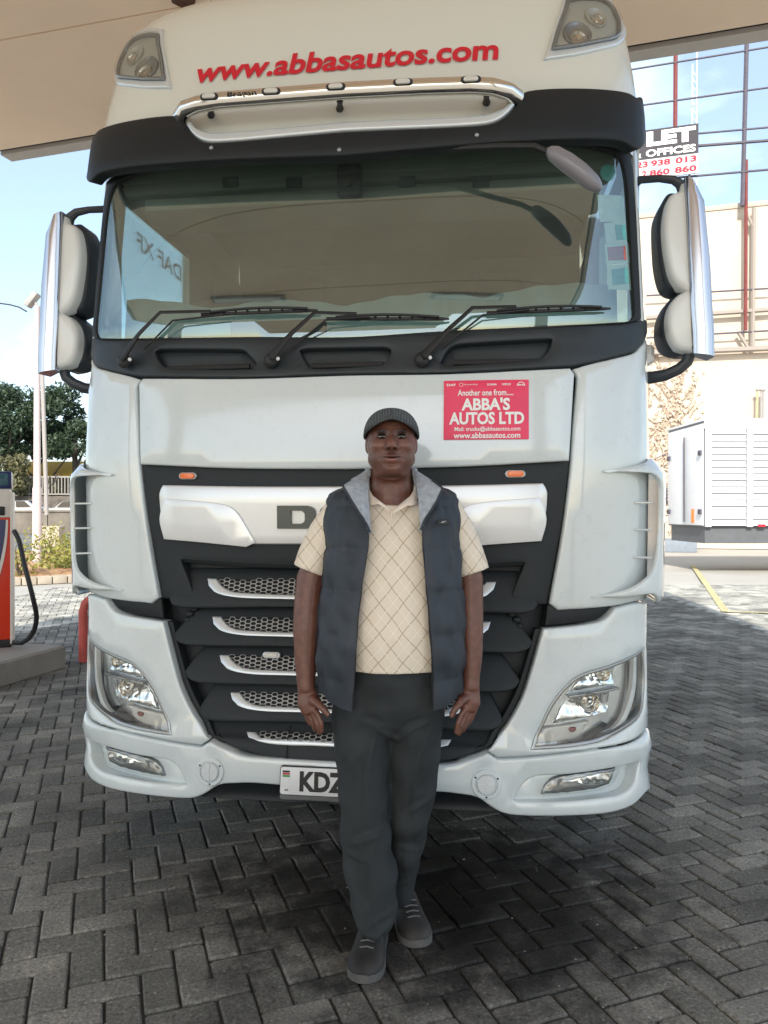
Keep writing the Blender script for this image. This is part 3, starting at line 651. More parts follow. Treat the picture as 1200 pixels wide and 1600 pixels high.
# roof text and roof lamps
sT0, zT0 = ROOF.px(303, 129); sT1, zT1 = ROOF.px(778, 99); zT = (zT0+zT1)/2; zTop = ROOF.px(470, 75)[1]
v, f = text_mesh('www.abbasautos.com', bold=.028, shear=.0, res=4); lo, hi = v.min(0), v.max(0); tz = zTop-ROOF.px(470, 107)[1]
v = np.stack([sT0+(v[:, 0]-lo[0])/(hi[0]-lo[0])*(sT1-sT0), zT+(v[:, 1]-lo[1])/(hi[1]-lo[1])*tz], 1); v[:, 0] += (v[:, 1]-zT)*.12
mesh_obj('roof_lettering', ROOF.P(v[:, 0], v[:, 1], .006), f, 'red', truck, False)
RL = [(861,82.5,1),(872,44),(885,3,1),(908,-1),(938,2),(955,15),(963,32),(966,47),(963,60),(951,66.5),(905,76)]
RLo = [(849,96,1),(865,46),(880,-6,1),(912,-11),(945,-6),(966,10),(973,32),(975,52),(970,66),(955,75),(905,87)]
rlp = catmull(ROOF.pts(RL), True, .012)
panel('roof_lamp_bezel', ROOF, RLo, 'trim', off=.012, thick=.03, r=.006, mirror='M', holes=[rlp], grid=.04)
M['lampcream'] = mat('lamp_cream', (.55,.54,.48), .3, metal=.2)
rl = panel('roof_lamp', ROOF, RL, 'lampcream', off=-.035 if False else .004, thick=.01, mirror='M', grid=.03)
panel('roof_lamp_frame', ROOF, RL, 'lampgrey', off=.02, thick=.02, r=.003, mirror='M', holes=[(lambda p: inset(p if area2(p) > 0 else p[::-1], .012))(rlp)], grid=.03, parent=rl)
panel('roof_lamp_lens', ROOF, RL, 'lens', off=.026, thick=.003, r=.001, mirror='M', grid=.05, parent=rl)
for sgn, par in ((1, rl[0]), (-1, rl[1])):
    for (u, v, rr, mt_) in ((901,56,.058,'lampgrey'), (930,30,.048,'lampcream')):
        S, z = ROOF.px(u, v); c = Vector(ROOF.P(np.array([S]), np.array([z]))[0]); R = Vector(ROOF.normal(np.array([S]), np.array([z]))[0]).to_track_quat('Z', 'Y').to_matrix()
        rings = [[c+R@Vector((q*math.cos(t), q*math.sin(t), d)) for t in np.linspace(0, 2*math.pi, 24, endpoint=False)] for q, d in ((rr, .003), (rr, .012), (rr*.9, .014), (rr*.6, .006), (.001, .005))]
        m = MB().loft(rings, False)
        if sgn < 0: m.v = [(-x, y, zz) for x, y, zz in m.v]
        bowl = m.build('lamp_bowl', mt_, par)
        c2 = c+R@Vector((0, -rr*.45, .006)); rings = [[c2+R@Vector((q*math.cos(t), q*math.sin(t), d)) for t in np.linspace(0, 2*math.pi, 20, endpoint=False)] for q, d in ((rr*.62, .0), (rr*.62, .012), (rr*.5, .013), (rr*.42, .006), (.001, .003))]
        m = MB().loft(rings, False)
        if sgn < 0: m.v = [(-x, y, zz) for x, y, zz in m.v]
        m.build('lamp_bulb_ring', 'chrome', par)
# light bar
def rp(u, v, o):
    S, z = ROOF.px(u, v); x, y, _ = ROOF.P(np.array([S]), np.array([z]))[0]; y -= o; dX = (u-600)/1200
    t = (y+TOX*TS+TOY*TC)/(dX*TS+TC); xx, _ = w2l(dX*t, t); return Vector((xx, y, CAMZ+(800-v)/1200*t))
bar_px = [(287,188,.03),(283,180,.07),(290,170,.10),(310,163,.115),(345,157.5,.12),(440,150,.12),(540,142.5,.12),(660,136.5,.12),(735,134,.12),(770,136,.115),(795,143,.10),(806,151,.07),(803,158,.03)]
lb = MB().tube([rp(*p) for p in bar_px], .031, 18).build('light_bar', 'chrome', truck)
for (u, v) in ((330,172), (531,162), (760,152)):
    a = rp(u, v-6, .10); b = rp(u, v+8, .0); MB().tube([a, (a+b)/2, b], [.014,.010,.016], 8).build('bar_bracket', 'rubber', lb)
BARS = Surf([(2.8,.0),(3.6,.0)], [(2.8,1.22),(3.6,1.22)], .5)
for (u, v) in ((331,160), (427,152), (527,145), (631,138), (736,134)):
    a = rp(u, v, .12); w_, h_ = .075, .026; c = a+Vector((0, -.026, .006)); t = (rp(u+8, v-.4, .12)-rp(u-8, v+.4, .12)).normalized(); R = Matrix((t, Vector((0, -.95, .3)).cross(t).normalized()*-1, Vector((0, -1, 0)))).transposed()
    def rg_(k, d): return [c+t*(x*k)+Vector((0, -d, y*k)) for x, y in [(w_/2-h_/2+h_/2*math.cos(q), h_/2*math.sin(q)) for q in np.linspace(-math.pi/2, math.pi/2, 7)]+[(-w_/2+h_/2+h_/2*math.cos(q), h_/2*math.sin(q)) for q in np.linspace(math.pi/2, 1.5*math.pi, 7)]]
    b = MB().loft([rg_(1, -.012), rg_(1, .006), rg_(.9, .009), rg_(.01, .009)], False).build('bar_marker', 'rubber', lb)
    MB().loft([rg_(.72, .005), rg_(.72, .012), rg_(.6, .015), rg_(.01, .016)], False).build('bar_marker_lens', 'clearpill', b)
a = rp(359, 158, .12); b = rp(404, 155, .12); v, f = text_box('Bragan', 0, 1, 0, 1, bold=.02)
mesh_obj('bar_lettering', [a+(b-a)*x+Vector((0, -.0335+.006*(y-.5)**2*4, -.006+y*.026)) for x, y in v], f, 'blackink', lb, False)
# ---- mirrors
def LP(u, v, y):
    dX = (u-600)/1200; t = (y+TOX*TS+TOY*TC)/(dX*TS+TC); x, yy = w2l(dX*t, t); return Vector((x, y, CAMZ+(800-v)/1200*t))
M['mirrorback'] = mat('mirror_dark_plastic', (.03,.036,.045), .45)
M['mirrorwhite'] = mat('mirror_white_shell', (.72,.73,.71), .3, coat=.4)
M['mirrorglass'] = mat('mirror_glass', (.8,.82,.85), .02, metal=1.0)
SH = [(1079,279,1),(1067,284),(1065,295),(1050,302),(1042,318),(1038,350),(1041,390),(1049,428),(1062,447),(1073,453,1),(1058,462),(1047,478),(1043,500),(1047,526),(1058,542),(1072,547),(1091,551,1),(1086,420)]
DK = [(1066,300,1),(1046,300),(1034,318),(1028,340),(1030,400),(1037,436),(1046,450),(1062,455,1),(1045,470),(1034,495),(1033,520),(1040,540),(1056,549),(1078,552,1),(1074,420)]
for sgn in (1, -1):
    fl = (lambda p: p) if sgn > 0 else (lambda p: Vector((-p.x, p.y, p.z)))
    root = bpy.data.objects.new('door_mirror', None); COL.objects.link(root); root.parent = truck; root.empty_display_size = .1
    def slab(pxs, y0, y1, nm, mt_, b=.012):
        pts = [LP(u, v, y0) for u, v, *k in pxs]; P2 = catmull([(p.x, p.z, (k[2] if len(k) > 2 else 0)) for p, k in zip(pts, pxs)], True, .012)
        if area2(P2) < 0: P2 = P2[::-1]
        rings = []
        for d, yy in ((b, y0), (b*.3, y0+b*.35), (0, y0+b), (0, y1-b), (b, y1)): rings.append([fl(Vector((q[0], yy, q[1]))) for q in inset(P2, d)])
        return MB().loft(rings, True).build(nm, mt_, root, angle=40)
    slab(SH, .27, .37, 'mirror_shell', 'mirrorwhite', .022); slab(DK, .33, .48, 'mirror_housing', 'mirrorback', .02)
    gp2 = slab([(1066,315,1),(1042,315,1),(1036,345),(1039,400),(1050,440,1),(1070,440,1)], .475, .488, 'mirror_glass', 'mirrorglass', .003)
    inn = [LP(*p, .258) for p in ((1070,277),(1071,300),(1073,330),(1076,400),(1080,480),(1083,520),(1084,552))]
    out = [LP(*p, .245) for p in ((1087,283),(1093,296),(1101,312),(1110,400),(1114,478),(1117,520),(1117,556))]
    rows_ = []
    for p, q in zip(inn, out):
        d_ = q-p; rows_.append([fl(p+Vector((0, .05, 0))), fl(p), fl(p+d_*.12+Vector((0, -.006, 0))), fl(p+d_*.45+Vector((0, -.011, 0))), fl(p+d_*.8+Vector((0, -.006, 0))), fl(q+Vector((0, .006, 0))), fl(q+Vector((.004, .03, 0))), fl(q+Vector((-.004, .10, 0)))])
    c_ = len(rows_[0]); vs = [v_ for r_ in rows_ for v_ in r_]; fs = [(i*c_+j, i*c_+j+1, (i+1)*c_+j+1, (i+1)*c_+j) for i in range(len(rows_)-1) for j in range(c_-1)]+[tuple(range(c_)), tuple(range((len(rows_)-1)*c_, len(rows_)*c_))]
    mesh_obj('mirror_cover', vs, fs, 'chrome_dull', root, True, 50)
    MB().tube([fl(p) for p in (Vector((1.12,.40,LP(997,281,.3).z)), LP(1000,281,.38), LP(1030,279,.34), LP(1052,281,.33), LP(1063,288,.33), LP(1067,300,.33))], [.018,.017,.015,.018,.021,.02], 10).build('mirror_arm', 'mirrorback', root)
    MB().tube([fl(p) for p in (Vector((1.13,.42,LP(1013,588,.4).z)), LP(1018,590,.40), LP(1040,586,.36), LP(1060,577,.35), LP(1073,566,.34), LP(1078,550,.34))], [.026,.026,.024,.023,.023,.025], 10).build('mirror_arm', 'mirrorback', root)
    sq = [Vector((1.15,.40,2.04)), Vector((1.19,.40,2.06)), Vector((1.20,.42,2.10))]
    MB().tube([fl(p) for p in sq], [.04,.036,.025], 8).build('mirror_foot', 'mirrorwhite', root)
# kerb-view mirror hanging in front of the windscreen
a, b = LP(855,233,-.05), LP(939,297,-.05); d = b-a; rings = []
nrm = Vector((d.z, 0, -d.x)).normalized()
for t, w_, th in ((0,.008,.01),(.03,.02,.02),(.12,.034,.03),(.35,.040,.035),(.6,.040,.035),(.85,.034,.03),(.95,.022,.02),(1,.008,.008)):
    c = a+d*t; rings.append([c+nrm*(w_*.86*math.cos(q)-.006*math.sin(math.pi*t))+Vector((0, th*math.sin(q), 0)) for q in np.linspace(0, 2*math.pi, 16, endpoint=False)])
M['mauve'] = mat('kerb_mirror_grey', (.20,.19,.21), .3, coat=.3)
km = MB().loft(rings).build('kerb_mirror', 'mauve', truck)
MB().tube([LP(700,232,.02), LP(780,228,-.03), LP(835,228,-.05), LP(858,238,-.05)], .011, 8).build('kerb_mirror_arm', 'rubber', km)
# ---- pillars, doors, side windows, cab back
panel('a_pillar', GLS, [('k',1.30,2.16,1),('k',1.50,2.14,1),('k',1.50,2.96,1),('k',1.30,2.96,1)], 'white', off=-.010, thick=.04, r=.006, mirror='M')
def wall_x(name, x, y0, y1, z0, z1, hole, material, sgn):
    m = MB(); t = .04
    def bx(a, b, c, d): m.box((sgn*(x-t/2), (a+b)/2, (c+d)/2), (t, b-a, d-c))
    if hole:
        hy0, hy1, hz0, hz1 = hole; bx(y0, y1, z0, hz0); bx(y0, y1, hz1, z1); bx(y0, hy0, hz0, hz1); bx(hy1, y1, hz0, hz1)
    else: bx(y0, y1, z0, z1)
    return m.build(name, material, truck, smooth=False)
M['interior'] = mat('interior_beige', (.32,.33,.29), .8, var=.1, vscale=3); M['dash'] = mat('dashboard_grey', (.10,.11,.115), .6, var=.1)
M['valance'] = mat('pale_dash_cloth', (.50,.60,.63), .8, var=.06, vscale=5); M['seat'] = mat('seat_cloth', (.11,.10,.085), .9, var=.2, vscale=20)
for sgn in (1, -1):
    d = wall_x('cab_door', 1.160, .40, 1.65, .95, 2.95, (.44, 1.25, 2.15, 2.87), 'white', sgn)
    MB().box((sgn*1.14, .845, 2.51), (.006, .81, .73)).build('side_window', 'sideglass', d, smooth=False)
    wall_x('cab_side', 1.158, 1.66, 2.3, .75, 2.95, None, 'white', sgn)
    m = MB().box((sgn*1.165, 1.5, 1.75), (.03,.14,.04), bev=.008); m.build('door_handle', 'plastic', d)
v, f = text_box('DAF XF', 0, 1, 0, 1, bold=.02)
mesh_obj('window_lettering', [(-1.147, 1.20-x*.55, 2.70+y*.085) for x, y in v], f, 'blackink', truck, False)
MB().box((0, 2.28, 1.85), (2.28,.05,2.2)).build('cab_back', 'white', truck, smooth=False)
MB().box((0, 1.35, 1.28), (2.26,1.85,.06)).build('cab_floor', 'dash', truck, smooth=False)
MB().box((0, 2.2, 2.3), (2.26,.05,2.0)).build('interior_back', 'interior', truck, smooth=False)
MB().box((0, 1.3, 3.10), (2.2,1.8,.05)).build('interior_ceiling', 'interior', truck, smooth=False)
m = MB().box((0, .55, 2.90), (2.1,.5,.20), bev=.03); m.box((0, .45, 2.76), (1.9,.3,.06), bev=.02); hc = m.build('overhead_console', 'interior', truck)
for u in (372, 468, 640, 752): 
    p = LP(u, 300, .40); MB().box((p.x, .30, p.z), (.07,.02,.045), bev=.006).build('console_clip', 'dash', hc)
p = LP(547, 285, .22); m = MB().box((p.x, .21, p.z+.0), (.10,.05,.13), bev=.012); m.tube([(p.x, .18, p.z-.02), (p.x, .17, p.z-.02)], .016, 10); m.build('dash_camera', 'rubber', truck)
rings = []
m = MB(); m.box((0, .52, 2.02), (2.2,.55,.32), bev=.05); m.box((0, .75, 1.7), (2.2,.2,.8), bev=.03); m.build('dashboard', 'dash', truck)
# scalloped cloth standing along the dashboard
xs = np.linspace(-1.06, 1.06, 90); vs = []; 
top = lambda x: 2.335+.018*np.abs(np.sin(x*5.2+.4))*2+.006*math.sin(x*3)
for x in xs: vs += [(x, .44-.10*x*x+.012*math.sin(x*40), 2.14), (x, .47-.10*x*x+.012*math.sin(x*40), top(x)), (x, .478-.10*x*x+.012*math.sin(x*40), top(x)), (x, .448-.10*x*x+.012*math.sin(x*40), 2.14)]
fs = []
for i in range(len(xs)-1):
    for k in range(3): fs.append((4*i+k, 4*i+4+k, 4*i+5+k, 4*i+1+k))
mesh_obj('dash_cloth', vs, fs, 'valance', truck)
MB().box((LP(435,512,.3).x, .30, 2.20), (.42,.02,.07), bev=.006).build('dash_tray', 'rubber', truck)
for sx in (-.6, .6):
    s_ = MB().box((sx, 1.3, 1.75), (.56,.55,.22), bev=.06).build('cab_seat', 'seat', truck)
    MB().box((sx, 1.62, 2.22), (.54,.18,.85), Matrix.Rotation(-.15, 3, 'X'), bev=.07).build('seat_back', 'seat', s_)
    MB().box((sx, 1.70, 2.74), (.30,.12,.22), bev=.05).build('headrest', 'seat', s_)
t = np.linspace(0, 2*math.pi, 25); MB().tube([(-.6+.24*math.cos(q), .93+.10*math.sin(q), 2.12+.21*math.sin(q)) for q in t], .017, 8, cap=False).build('steering_wheel', 'rubber', truck)
# ---- chassis, wheels
m = MB(); m.box((0, 4.2, .85), (.9,4.8,.28)); m.box((0, 1.4, .55), (2.0,.25,.25)); m.box((0, .7, .9), (1.9,.9,.5)); m.box((.95, 3.4, .75), (.5,1.4,.6), bev=.06); m.box((-.95, 3.4, .75), (.5,1.4,.6), bev=.06); m.build('chassis', 'rubber', truck, smooth=False)
MB().box((0, 2.1, 1.16), (2.2,2.2,.06)).build('underbody', 'black', truck, smooth=False)
MB().box((0, .30, .47), (1.9,.3,.34)).build('bumper_beam', 'black', truck, smooth=False)
def wheel(x, y, w_=.30, r=.50):
    m = MB(); rings = [[(x+o, y+q*math.cos(t), r+q*math.sin(t)) for t in np.linspace(0, 2*math.pi, 36, endpoint=False)] for o, q in ((-w_/2,.30),(-w_/2,.44),(-w_/2+.03,.495),(w_/2-.03,.495),(w_/2,.44),(w_/2,.30))]
    o = m.loft(rings).build('wheel', 'rubber', truck)
    sg = 1 if x > 0 else -1
    MB().loft([[(x+sg*a, y+q*math.cos(t), r+q*math.sin(t)) for t in np.linspace(0, 2*math.pi, 24, endpoint=False)] for a, q in ((w_/2-.02,.29),(w_/2+.002,.28),(w_/2-.04,.2),(w_/2+.02,.12),(w_/2+.05,.10))]).build('rim', 'chrome_dull', o)
for x in (-.98, .98): wheel(x, 1.35); wheel(x, 5.0, .55); 
for sgn in (1, -1):   # mudguard and steps behind the bumper corner
    rings = []
    for t in np.linspace(.15, math.pi-.15, 13): rings.append([(sgn*x, 1.35-.60*math.cos(t)*k, .5+.60*math.sin(t)*k) for x, k in ((.82,1),(1.15,1),(1.15,1.03),(.82,1.03))])
    MB().loft(rings).build('mudguard', 'plastic', truck, angle=30)
    m = MB().box((sgn*1.04, .72, .45), (.24,.35,.05), bev=.01); m.box((sgn*1.03, .72, .78), (.22,.35,.05), bev=.01); m.build('cab_step', 'plastic', truck)
m = MB(); m.box((0, 5.0, 1.12), (.9,.9,.12), bev=.04); m.build('fifth_wheel', 'rubber', truck)
panel('cab_skirt', BODY, [('k',1.80,.30,1),('k',1.98,.30,1),('k',1.98,1.04,1),('k',1.80,1.04,1)], 'white', off=-.004, thick=.03, mirror='M')
# ================================================================== TRUCK END
# ================================================================== SETTING
def nodes_mat(name):
    m = bpy.data.materials.new(name); m.use_nodes = True; return m, m.node_tree, m.node_tree.nodes['Principled BSDF']
def N(nt, t, **k):
    n = nt.nodes.new(t)
    for a, b in k.items():
        if a.startswith('_'): setattr(n, a[1:], b)
        else: n.inputs[a.replace('__', ' ')].default_value = b
    return n
def ramp(nt, src, stops):
    r = nt.nodes.new('ShaderNodeValToRGB'); e = r.color_ramp.elements
    while len(e) < len(stops): e.new(0.5)
    for q, (p, c) in zip(e, stops): q.position = p; q.color = (*c, 1)
    nt.links.new(src, r.inputs[0]); return r
# ground sheet
M['yard'] = mat('dusty_yard', (.40,.375,.325), .9, var=.12, vscale=.35, bump=.15, bscale=8)
g = mesh_obj('ground', [(-500,-300,-.03),(500,-300,-.03),(500,900,-.03),(-500,900,-.03)], [(0,1,2,3)], 'yard', None, False); tag(g, kind='structure')
M['asphalt'] = mat('road_asphalt', (.16,.155,.15), .9, var=.12, vscale=.5, bump=.2, bscale=30)
rd = mesh_obj('road', [(-120,27.5,-.02),(-8,25.5,-.02),(-4,51,-.02),(-120,53,-.02)], [(0,1,2,3)], 'asphalt', None, False); tag(rd, kind='structure')
# ---- block paving, herringbone, each block with its own edges
PANG = math.radians(20.0); PC, PS_ = math.cos(PANG), math.sin(PANG)
def pave_nodes(name, use_attr, k=1.0):
    m, nt, b = nodes_mat(name)
    tc = N(nt, 'ShaderNodeNewGeometry'); oi = N(nt, 'ShaderNodeObjectInfo')
    if use_attr: at = N(nt, 'ShaderNodeAttribute', _attribute_name='bval'); rnd = at.outputs['Fac']
    else: rnd = oi.outputs['Random']
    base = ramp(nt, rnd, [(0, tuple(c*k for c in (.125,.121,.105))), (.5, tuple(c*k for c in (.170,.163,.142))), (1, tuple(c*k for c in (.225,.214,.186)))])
    n1 = N(nt, 'ShaderNodeTexNoise', Scale=95.0, Detail=5.0, Roughness=.7); nt.links.new(tc.outputs['Position'], n1.inputs['Vector'])
    sp = ramp(nt, n1.outputs[0], [(.30, (.30,.30,.30)), (.45, (.90,.90,.90)), (.58, (1.10,1.10,1.10)), (.70, (2.3,2.25,2.1))])
    n2 = N(nt, 'ShaderNodeTexNoise', Scale=1.5, Detail=6.0, Roughness=.6); nt.links.new(tc.outputs['Position'], n2.inputs['Vector'])
    st = ramp(nt, n2.outputs[0], [(.32, (.50,.50,.51)), (.52, (1,1,1)), (.72, (1.5,1.48,1.42))])
    # oil stain in front of the truck: a patch with its own ragged shape
    vm = N(nt, 'ShaderNodeVectorMath', _operation='SUBTRACT'); vm.inputs[1].default_value = (.22, 2.85, 0); nt.links.new(tc.outputs['Position'], vm.inputs[0])
    sc = N(nt, 'ShaderNodeVectorMath', _operation='MULTIPLY'); sc.inputs[1].default_value = (.95, 1.15, 0); nt.links.new(vm.outputs[0], sc.inputs[0])
    ln = N(nt, 'ShaderNodeVectorMath', _operation='LENGTH'); nt.links.new(sc.outputs[0], ln.inputs[0])
    n3 = N(nt, 'ShaderNodeTexNoise', Scale=5.5, Detail=5.0, Roughness=.65); nt.links.new(tc.outputs['Position'], n3.inputs['Vector'])
    ad = N(nt, 'ShaderNodeMath', _operation='MULTIPLY_ADD'); ad.inputs[1].default_value = 1.5; nt.links.new(n3.outputs[0], ad.inputs[0]); nt.links.new(ln.outputs['Value'], ad.inputs[2])
    oil = ramp(nt, ad.outputs[0], [(.55, (.16,.16,.17)), (.95, (.50,.50,.50)), (1.0, (.62,.62,.62))]); oil.color_ramp.elements[2].position = 1.0
    mr = N(nt, 'ShaderNodeMapRange'); mr.inputs['From Min'].default_value = .85; mr.inputs['From Max'].default_value = 2.0; nt.links.new(ad.outputs[0], mr.inputs['Value'])
    oc = ramp(nt, mr.outputs[0], [(0, (.045,.045,.05)), (.4, (.24,.24,.25)), (.7, (.85,.85,.85)), (1, (1,1,1))])
    x = base.outputs[0]
    for q in (sp, st, oc):
        mm = N(nt, 'ShaderNodeMix', _data_type='RGBA', _blend_type='MULTIPLY'); mm.inputs['Factor'].default_value = 1
        nt.links.new(x, mm.inputs['A']); nt.links.new(q.outputs[0], mm.inputs['B']); x = mm.outputs['Result']
    nt.links.new(x, b.inputs['Base Color'])
    rr = N(nt, 'ShaderNodeMapRange'); b.inputs['Specular IOR Level'].default_value = .18; rr.inputs['To Min'].default_value = .6; rr.inputs['To Max'].default_value = .9; nt.links.new(mr.outputs[0], rr.inputs['Value']); nt.links.new(rr.outputs[0], b.inputs['Roughness'])
    bu = N(nt, 'ShaderNodeBump', Strength=.55, Distance=.004); nt.links.new(n1.outputs[0], bu.inputs['Height']); nt.links.new(bu.outputs[0], b.inputs['Normal'])
    return m
M['pave'] = pave_nodes('paving_block_grey', False); M['pave_far'] = pave_nodes('paving_block_grey_field', True); M['pave_pale'] = pave_nodes('pale_concrete_paver', True, 2.2)  # last one: the same block brightened, sunlight put into its colour
M['joint'] = mat('joint_sand', (.035,.033,.030), .95, var=.3, vscale=12)
bed = mesh_obj('paving', [(-6.2,1.2,-.012),(9,1.2,-.012),(9,15.0,-.012),(-6.2,14.5,-.012)], [(0,1,2,3)], 'joint', None, False); tag(bed, kind='structure')
def block(L, W, h=.045, c=.006, seed=0):
    rnd = random.Random(seed); x, y = L/2, W/2; j = lambda: rnd.uniform(-.0012, .0012)
    def rect(a, b, z): 
        k = min(.006, a*.2); return [(-a+j(), -b+k, z), (-a+k, -b+j(), z), (a-k, -b+j(), z), (a+j(), -b+k, z), (a+j(), b-k, z), (a-k, b+j(), z), (-a+k, b+j(), z), (-a+j(), b-k, z)]
    v = rect(x, y, -h)+rect(x, y, -c)+rect(x-c, y-c, rnd.uniform(-.0008,.0008)); n = 8
    f = [(i, (i+1) % n, n+(i+1) % n, n+i) for i in range(n)]+[(n+i, n+(i+1) % n, 2*n+(i+1) % n, 2*n+i) for i in range(n)]+[tuple(range(2*n, 3*n))]
    return v, f
U_ = .1035; cells = []
for i in range(-110, 190):
    for k in range(-150, 190):
        # classic 2:1 herringbone on a unit grid
        m4 = (i-k) % 4
        if m4 == 0: c = (i+1.0, k+.5, 0)
        elif m4 == 2: c = (i+.5, k+1.0-1, 1) if False else None
        else: c = None
        if c: cells.append(c)
        if (i-k) % 4 == 3: cells.append((i+.5, k+1.0, 1))
blocks = []
for (a, b_, o) in cells:
    lx, ly = a*U_, b_*U_; X = lx*PC-ly*PS_; Y = lx*PS_+ly*PC
    if -6.2 < X < 9.0 and 1.2 < Y < 15.0 and Y < 15.0+.08*X: blocks.append((X, Y, PANG+(math.pi/2 if o else 0)))
# visible size in the photo decides which blocks are objects of their own
def vis_size(b):
    X, Y, _ = b
    if Y < 1.9: return 0
    px, py = 600+1200*X/Y, 800+1200*CAMZ/Y
    if px < -40 or px > 1240 or py > 1640: return 0
    if 535 < px < 690 and py < 1500: return 0.0
    if 140 < px < 1010 and py < 1255: return 0.0
    return 1/(Y*Y*Y)
blocks.sort(key=vis_size, reverse=True)
variants = []
for s_ in range(8):
    v, f = block(.1995, .0965, seed=s_); me = bpy.data.meshes.new('paving_block'); me.from_pydata(v, [], f); me.update(); me.materials.append(M['pave']); variants.append(me)
for n_, (X, Y, r) in enumerate(blocks[:300]):
    o = bpy.data.objects.new('paving_block', variants[n_ % 8]); COL.objects.link(o); o.parent = bed
    o.location = (X, Y, random.uniform(-.0045, .003)); o.rotation_euler = (random.uniform(-.02,.02), random.uniform(-.014,.014), r+random.uniform(-.012,.012))
pale = lambda X, Y: (X < -4.25+.3*(Y-9.13) and Y > 8.0) or X > 4.5+.06*(Y-9)  # ground past the canopy's shadow edges, where sunshine is painted into the blocks
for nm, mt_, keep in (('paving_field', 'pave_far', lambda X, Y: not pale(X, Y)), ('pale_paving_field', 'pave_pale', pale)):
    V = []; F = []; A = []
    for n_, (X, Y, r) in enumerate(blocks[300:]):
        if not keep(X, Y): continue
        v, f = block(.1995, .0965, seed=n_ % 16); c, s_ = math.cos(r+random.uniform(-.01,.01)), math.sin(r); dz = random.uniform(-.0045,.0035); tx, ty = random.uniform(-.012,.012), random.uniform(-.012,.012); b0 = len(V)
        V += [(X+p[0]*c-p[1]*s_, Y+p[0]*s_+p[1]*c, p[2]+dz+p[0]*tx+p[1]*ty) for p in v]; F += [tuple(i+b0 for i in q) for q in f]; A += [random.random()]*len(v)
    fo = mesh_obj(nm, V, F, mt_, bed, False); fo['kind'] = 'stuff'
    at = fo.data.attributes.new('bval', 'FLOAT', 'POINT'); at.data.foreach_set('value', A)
# grit and small stones lying in the joints
rn = random.Random(77); m = MB()
for k in range(420):
    Y = 2.0+6*rn.random()**1.8; X = rn.uniform(-.55, .55)*Y; s_ = rn.uniform(.0015,.0055); a = rn.uniform(0, 6.28); pts = [(X+s_*rn.uniform(.6,1.3)*math.cos(a+t), Y+s_*rn.uniform(.6,1.3)*math.sin(a+t)) for t in np.linspace(0, 2*math.pi, 5, endpoint=False)]
    n0 = len(m.v); m.v += [(x, y, .001) for x, y in pts]+[(X, Y, .001+s_*rn.uniform(.5,1.0))]; m.f += [(n0+i, n0+(i+1) % 5, n0+5) for i in range(5)]
M['grit'] = mat('pale_grit', (.22,.20,.165), .95, var=.4, vscale=40); tag(m.build('grit', 'grit', None, False), 'pale grit scattered over the paving blocks', 'grit', kind='stuff')
# yellow bay lines in the sunlit yard
M['yellow'] = mat('worn_yellow_paint', (.50,.43,.22), .8, var=.25, vscale=6)
def strip(name, a, b, w_, z, material):
    a, b = Vector(a), Vector(b); d = (b-a).normalized(); n_ = Vector((-d.y, d.x, 0))*w_/2
    return mesh_obj(name, [a-n_+Vector((0,0,z)), b-n_+Vector((0,0,z)), b+n_+Vector((0,0,z)), a+n_+Vector((0,0,z))], [(0,1,2,3)], material, None, False)
o = strip('bay_line', G(1082,883), G(1134,957), .11, .012, 'yellow'); tag(o, kind='structure')
o = strip('bay_line', G(1134,957), G(1240,960), .11, .016, 'yellow'); tag(o, kind='structure')
# ---- canopy overhead
CH = 5.2
cd = Vector((1, -.3)).normalized(); BL, BR = Vector((-4.1, 8.06)), Vector((3.10, 5.90)); FR, FL = Vector((2.1, -6.0)), Vector((-8.2, -5.6))
M['soffit'] = mat('peach_soffit_paint', (.93,.72,.54), .75, var=.07, vscale=.5); M['gutter'] = mat('dark_gutter', (.03,.028,.026), .6); M['fascia'] = mat('fascia_grey', (.50,.46,.42), .6, var=.05)
can = empty('forecourt_canopy', (0, 0, 0)); tag(can, 'peach painted forecourt canopy overhead with a dark gutter line along its back edge', 'canopy')
def slabp(name, poly, z0, z1, material, par=can):
    return MB().prism([tuple(p) for p in poly], z0, z1, lambda p, t: (p[0], p[1], t)).build(name, material, par, smooth=False)
def shrink(P, d):
    c = sum((Vector(p) for p in P), Vector((0, 0)))/len(P); return [p+(c-p).normalized()*d for p in P]
# soffit in broad boards across the canopy, with tight joints
nb = 9
for i in range(nb):
    t0, t1 = i/nb+.0006, (i+1)/nb-.0006
    L0, L1, R0, R1 = BL.lerp(FL, t0), BL.lerp(FL, t1), BR.lerp(FR, t0), BR.lerp(FR, t1)
    slabp('soffit_panel', [L0, R0, R1, L1], CH, CH+.05, 'soffit')
nrm2 = Vector((-cd.y, cd.x))
slabp('roof_deck', [BL, BR, FR, FL], CH+.06, CH+.5, 'fascia')
def rim(a, b, out):
    d = (b-a).normalized(); n_ = Vector((-d.y, d.x))*out
    slabp('gutter', [a+n_*.0, b+n_*.0, b+n_*.10, a+n_*.10], CH+.05, CH+.30, 'gutter')
    slabp('fascia', [a+n_*.10, b+n_*.10, b+n_*.26, a+n_*.26], CH+.01, CH+.55, 'fascia')
rim(BL, BR, 1); rim(BR, FR, 1); rim(FR, FL, 1); rim(FL, BL, 1)
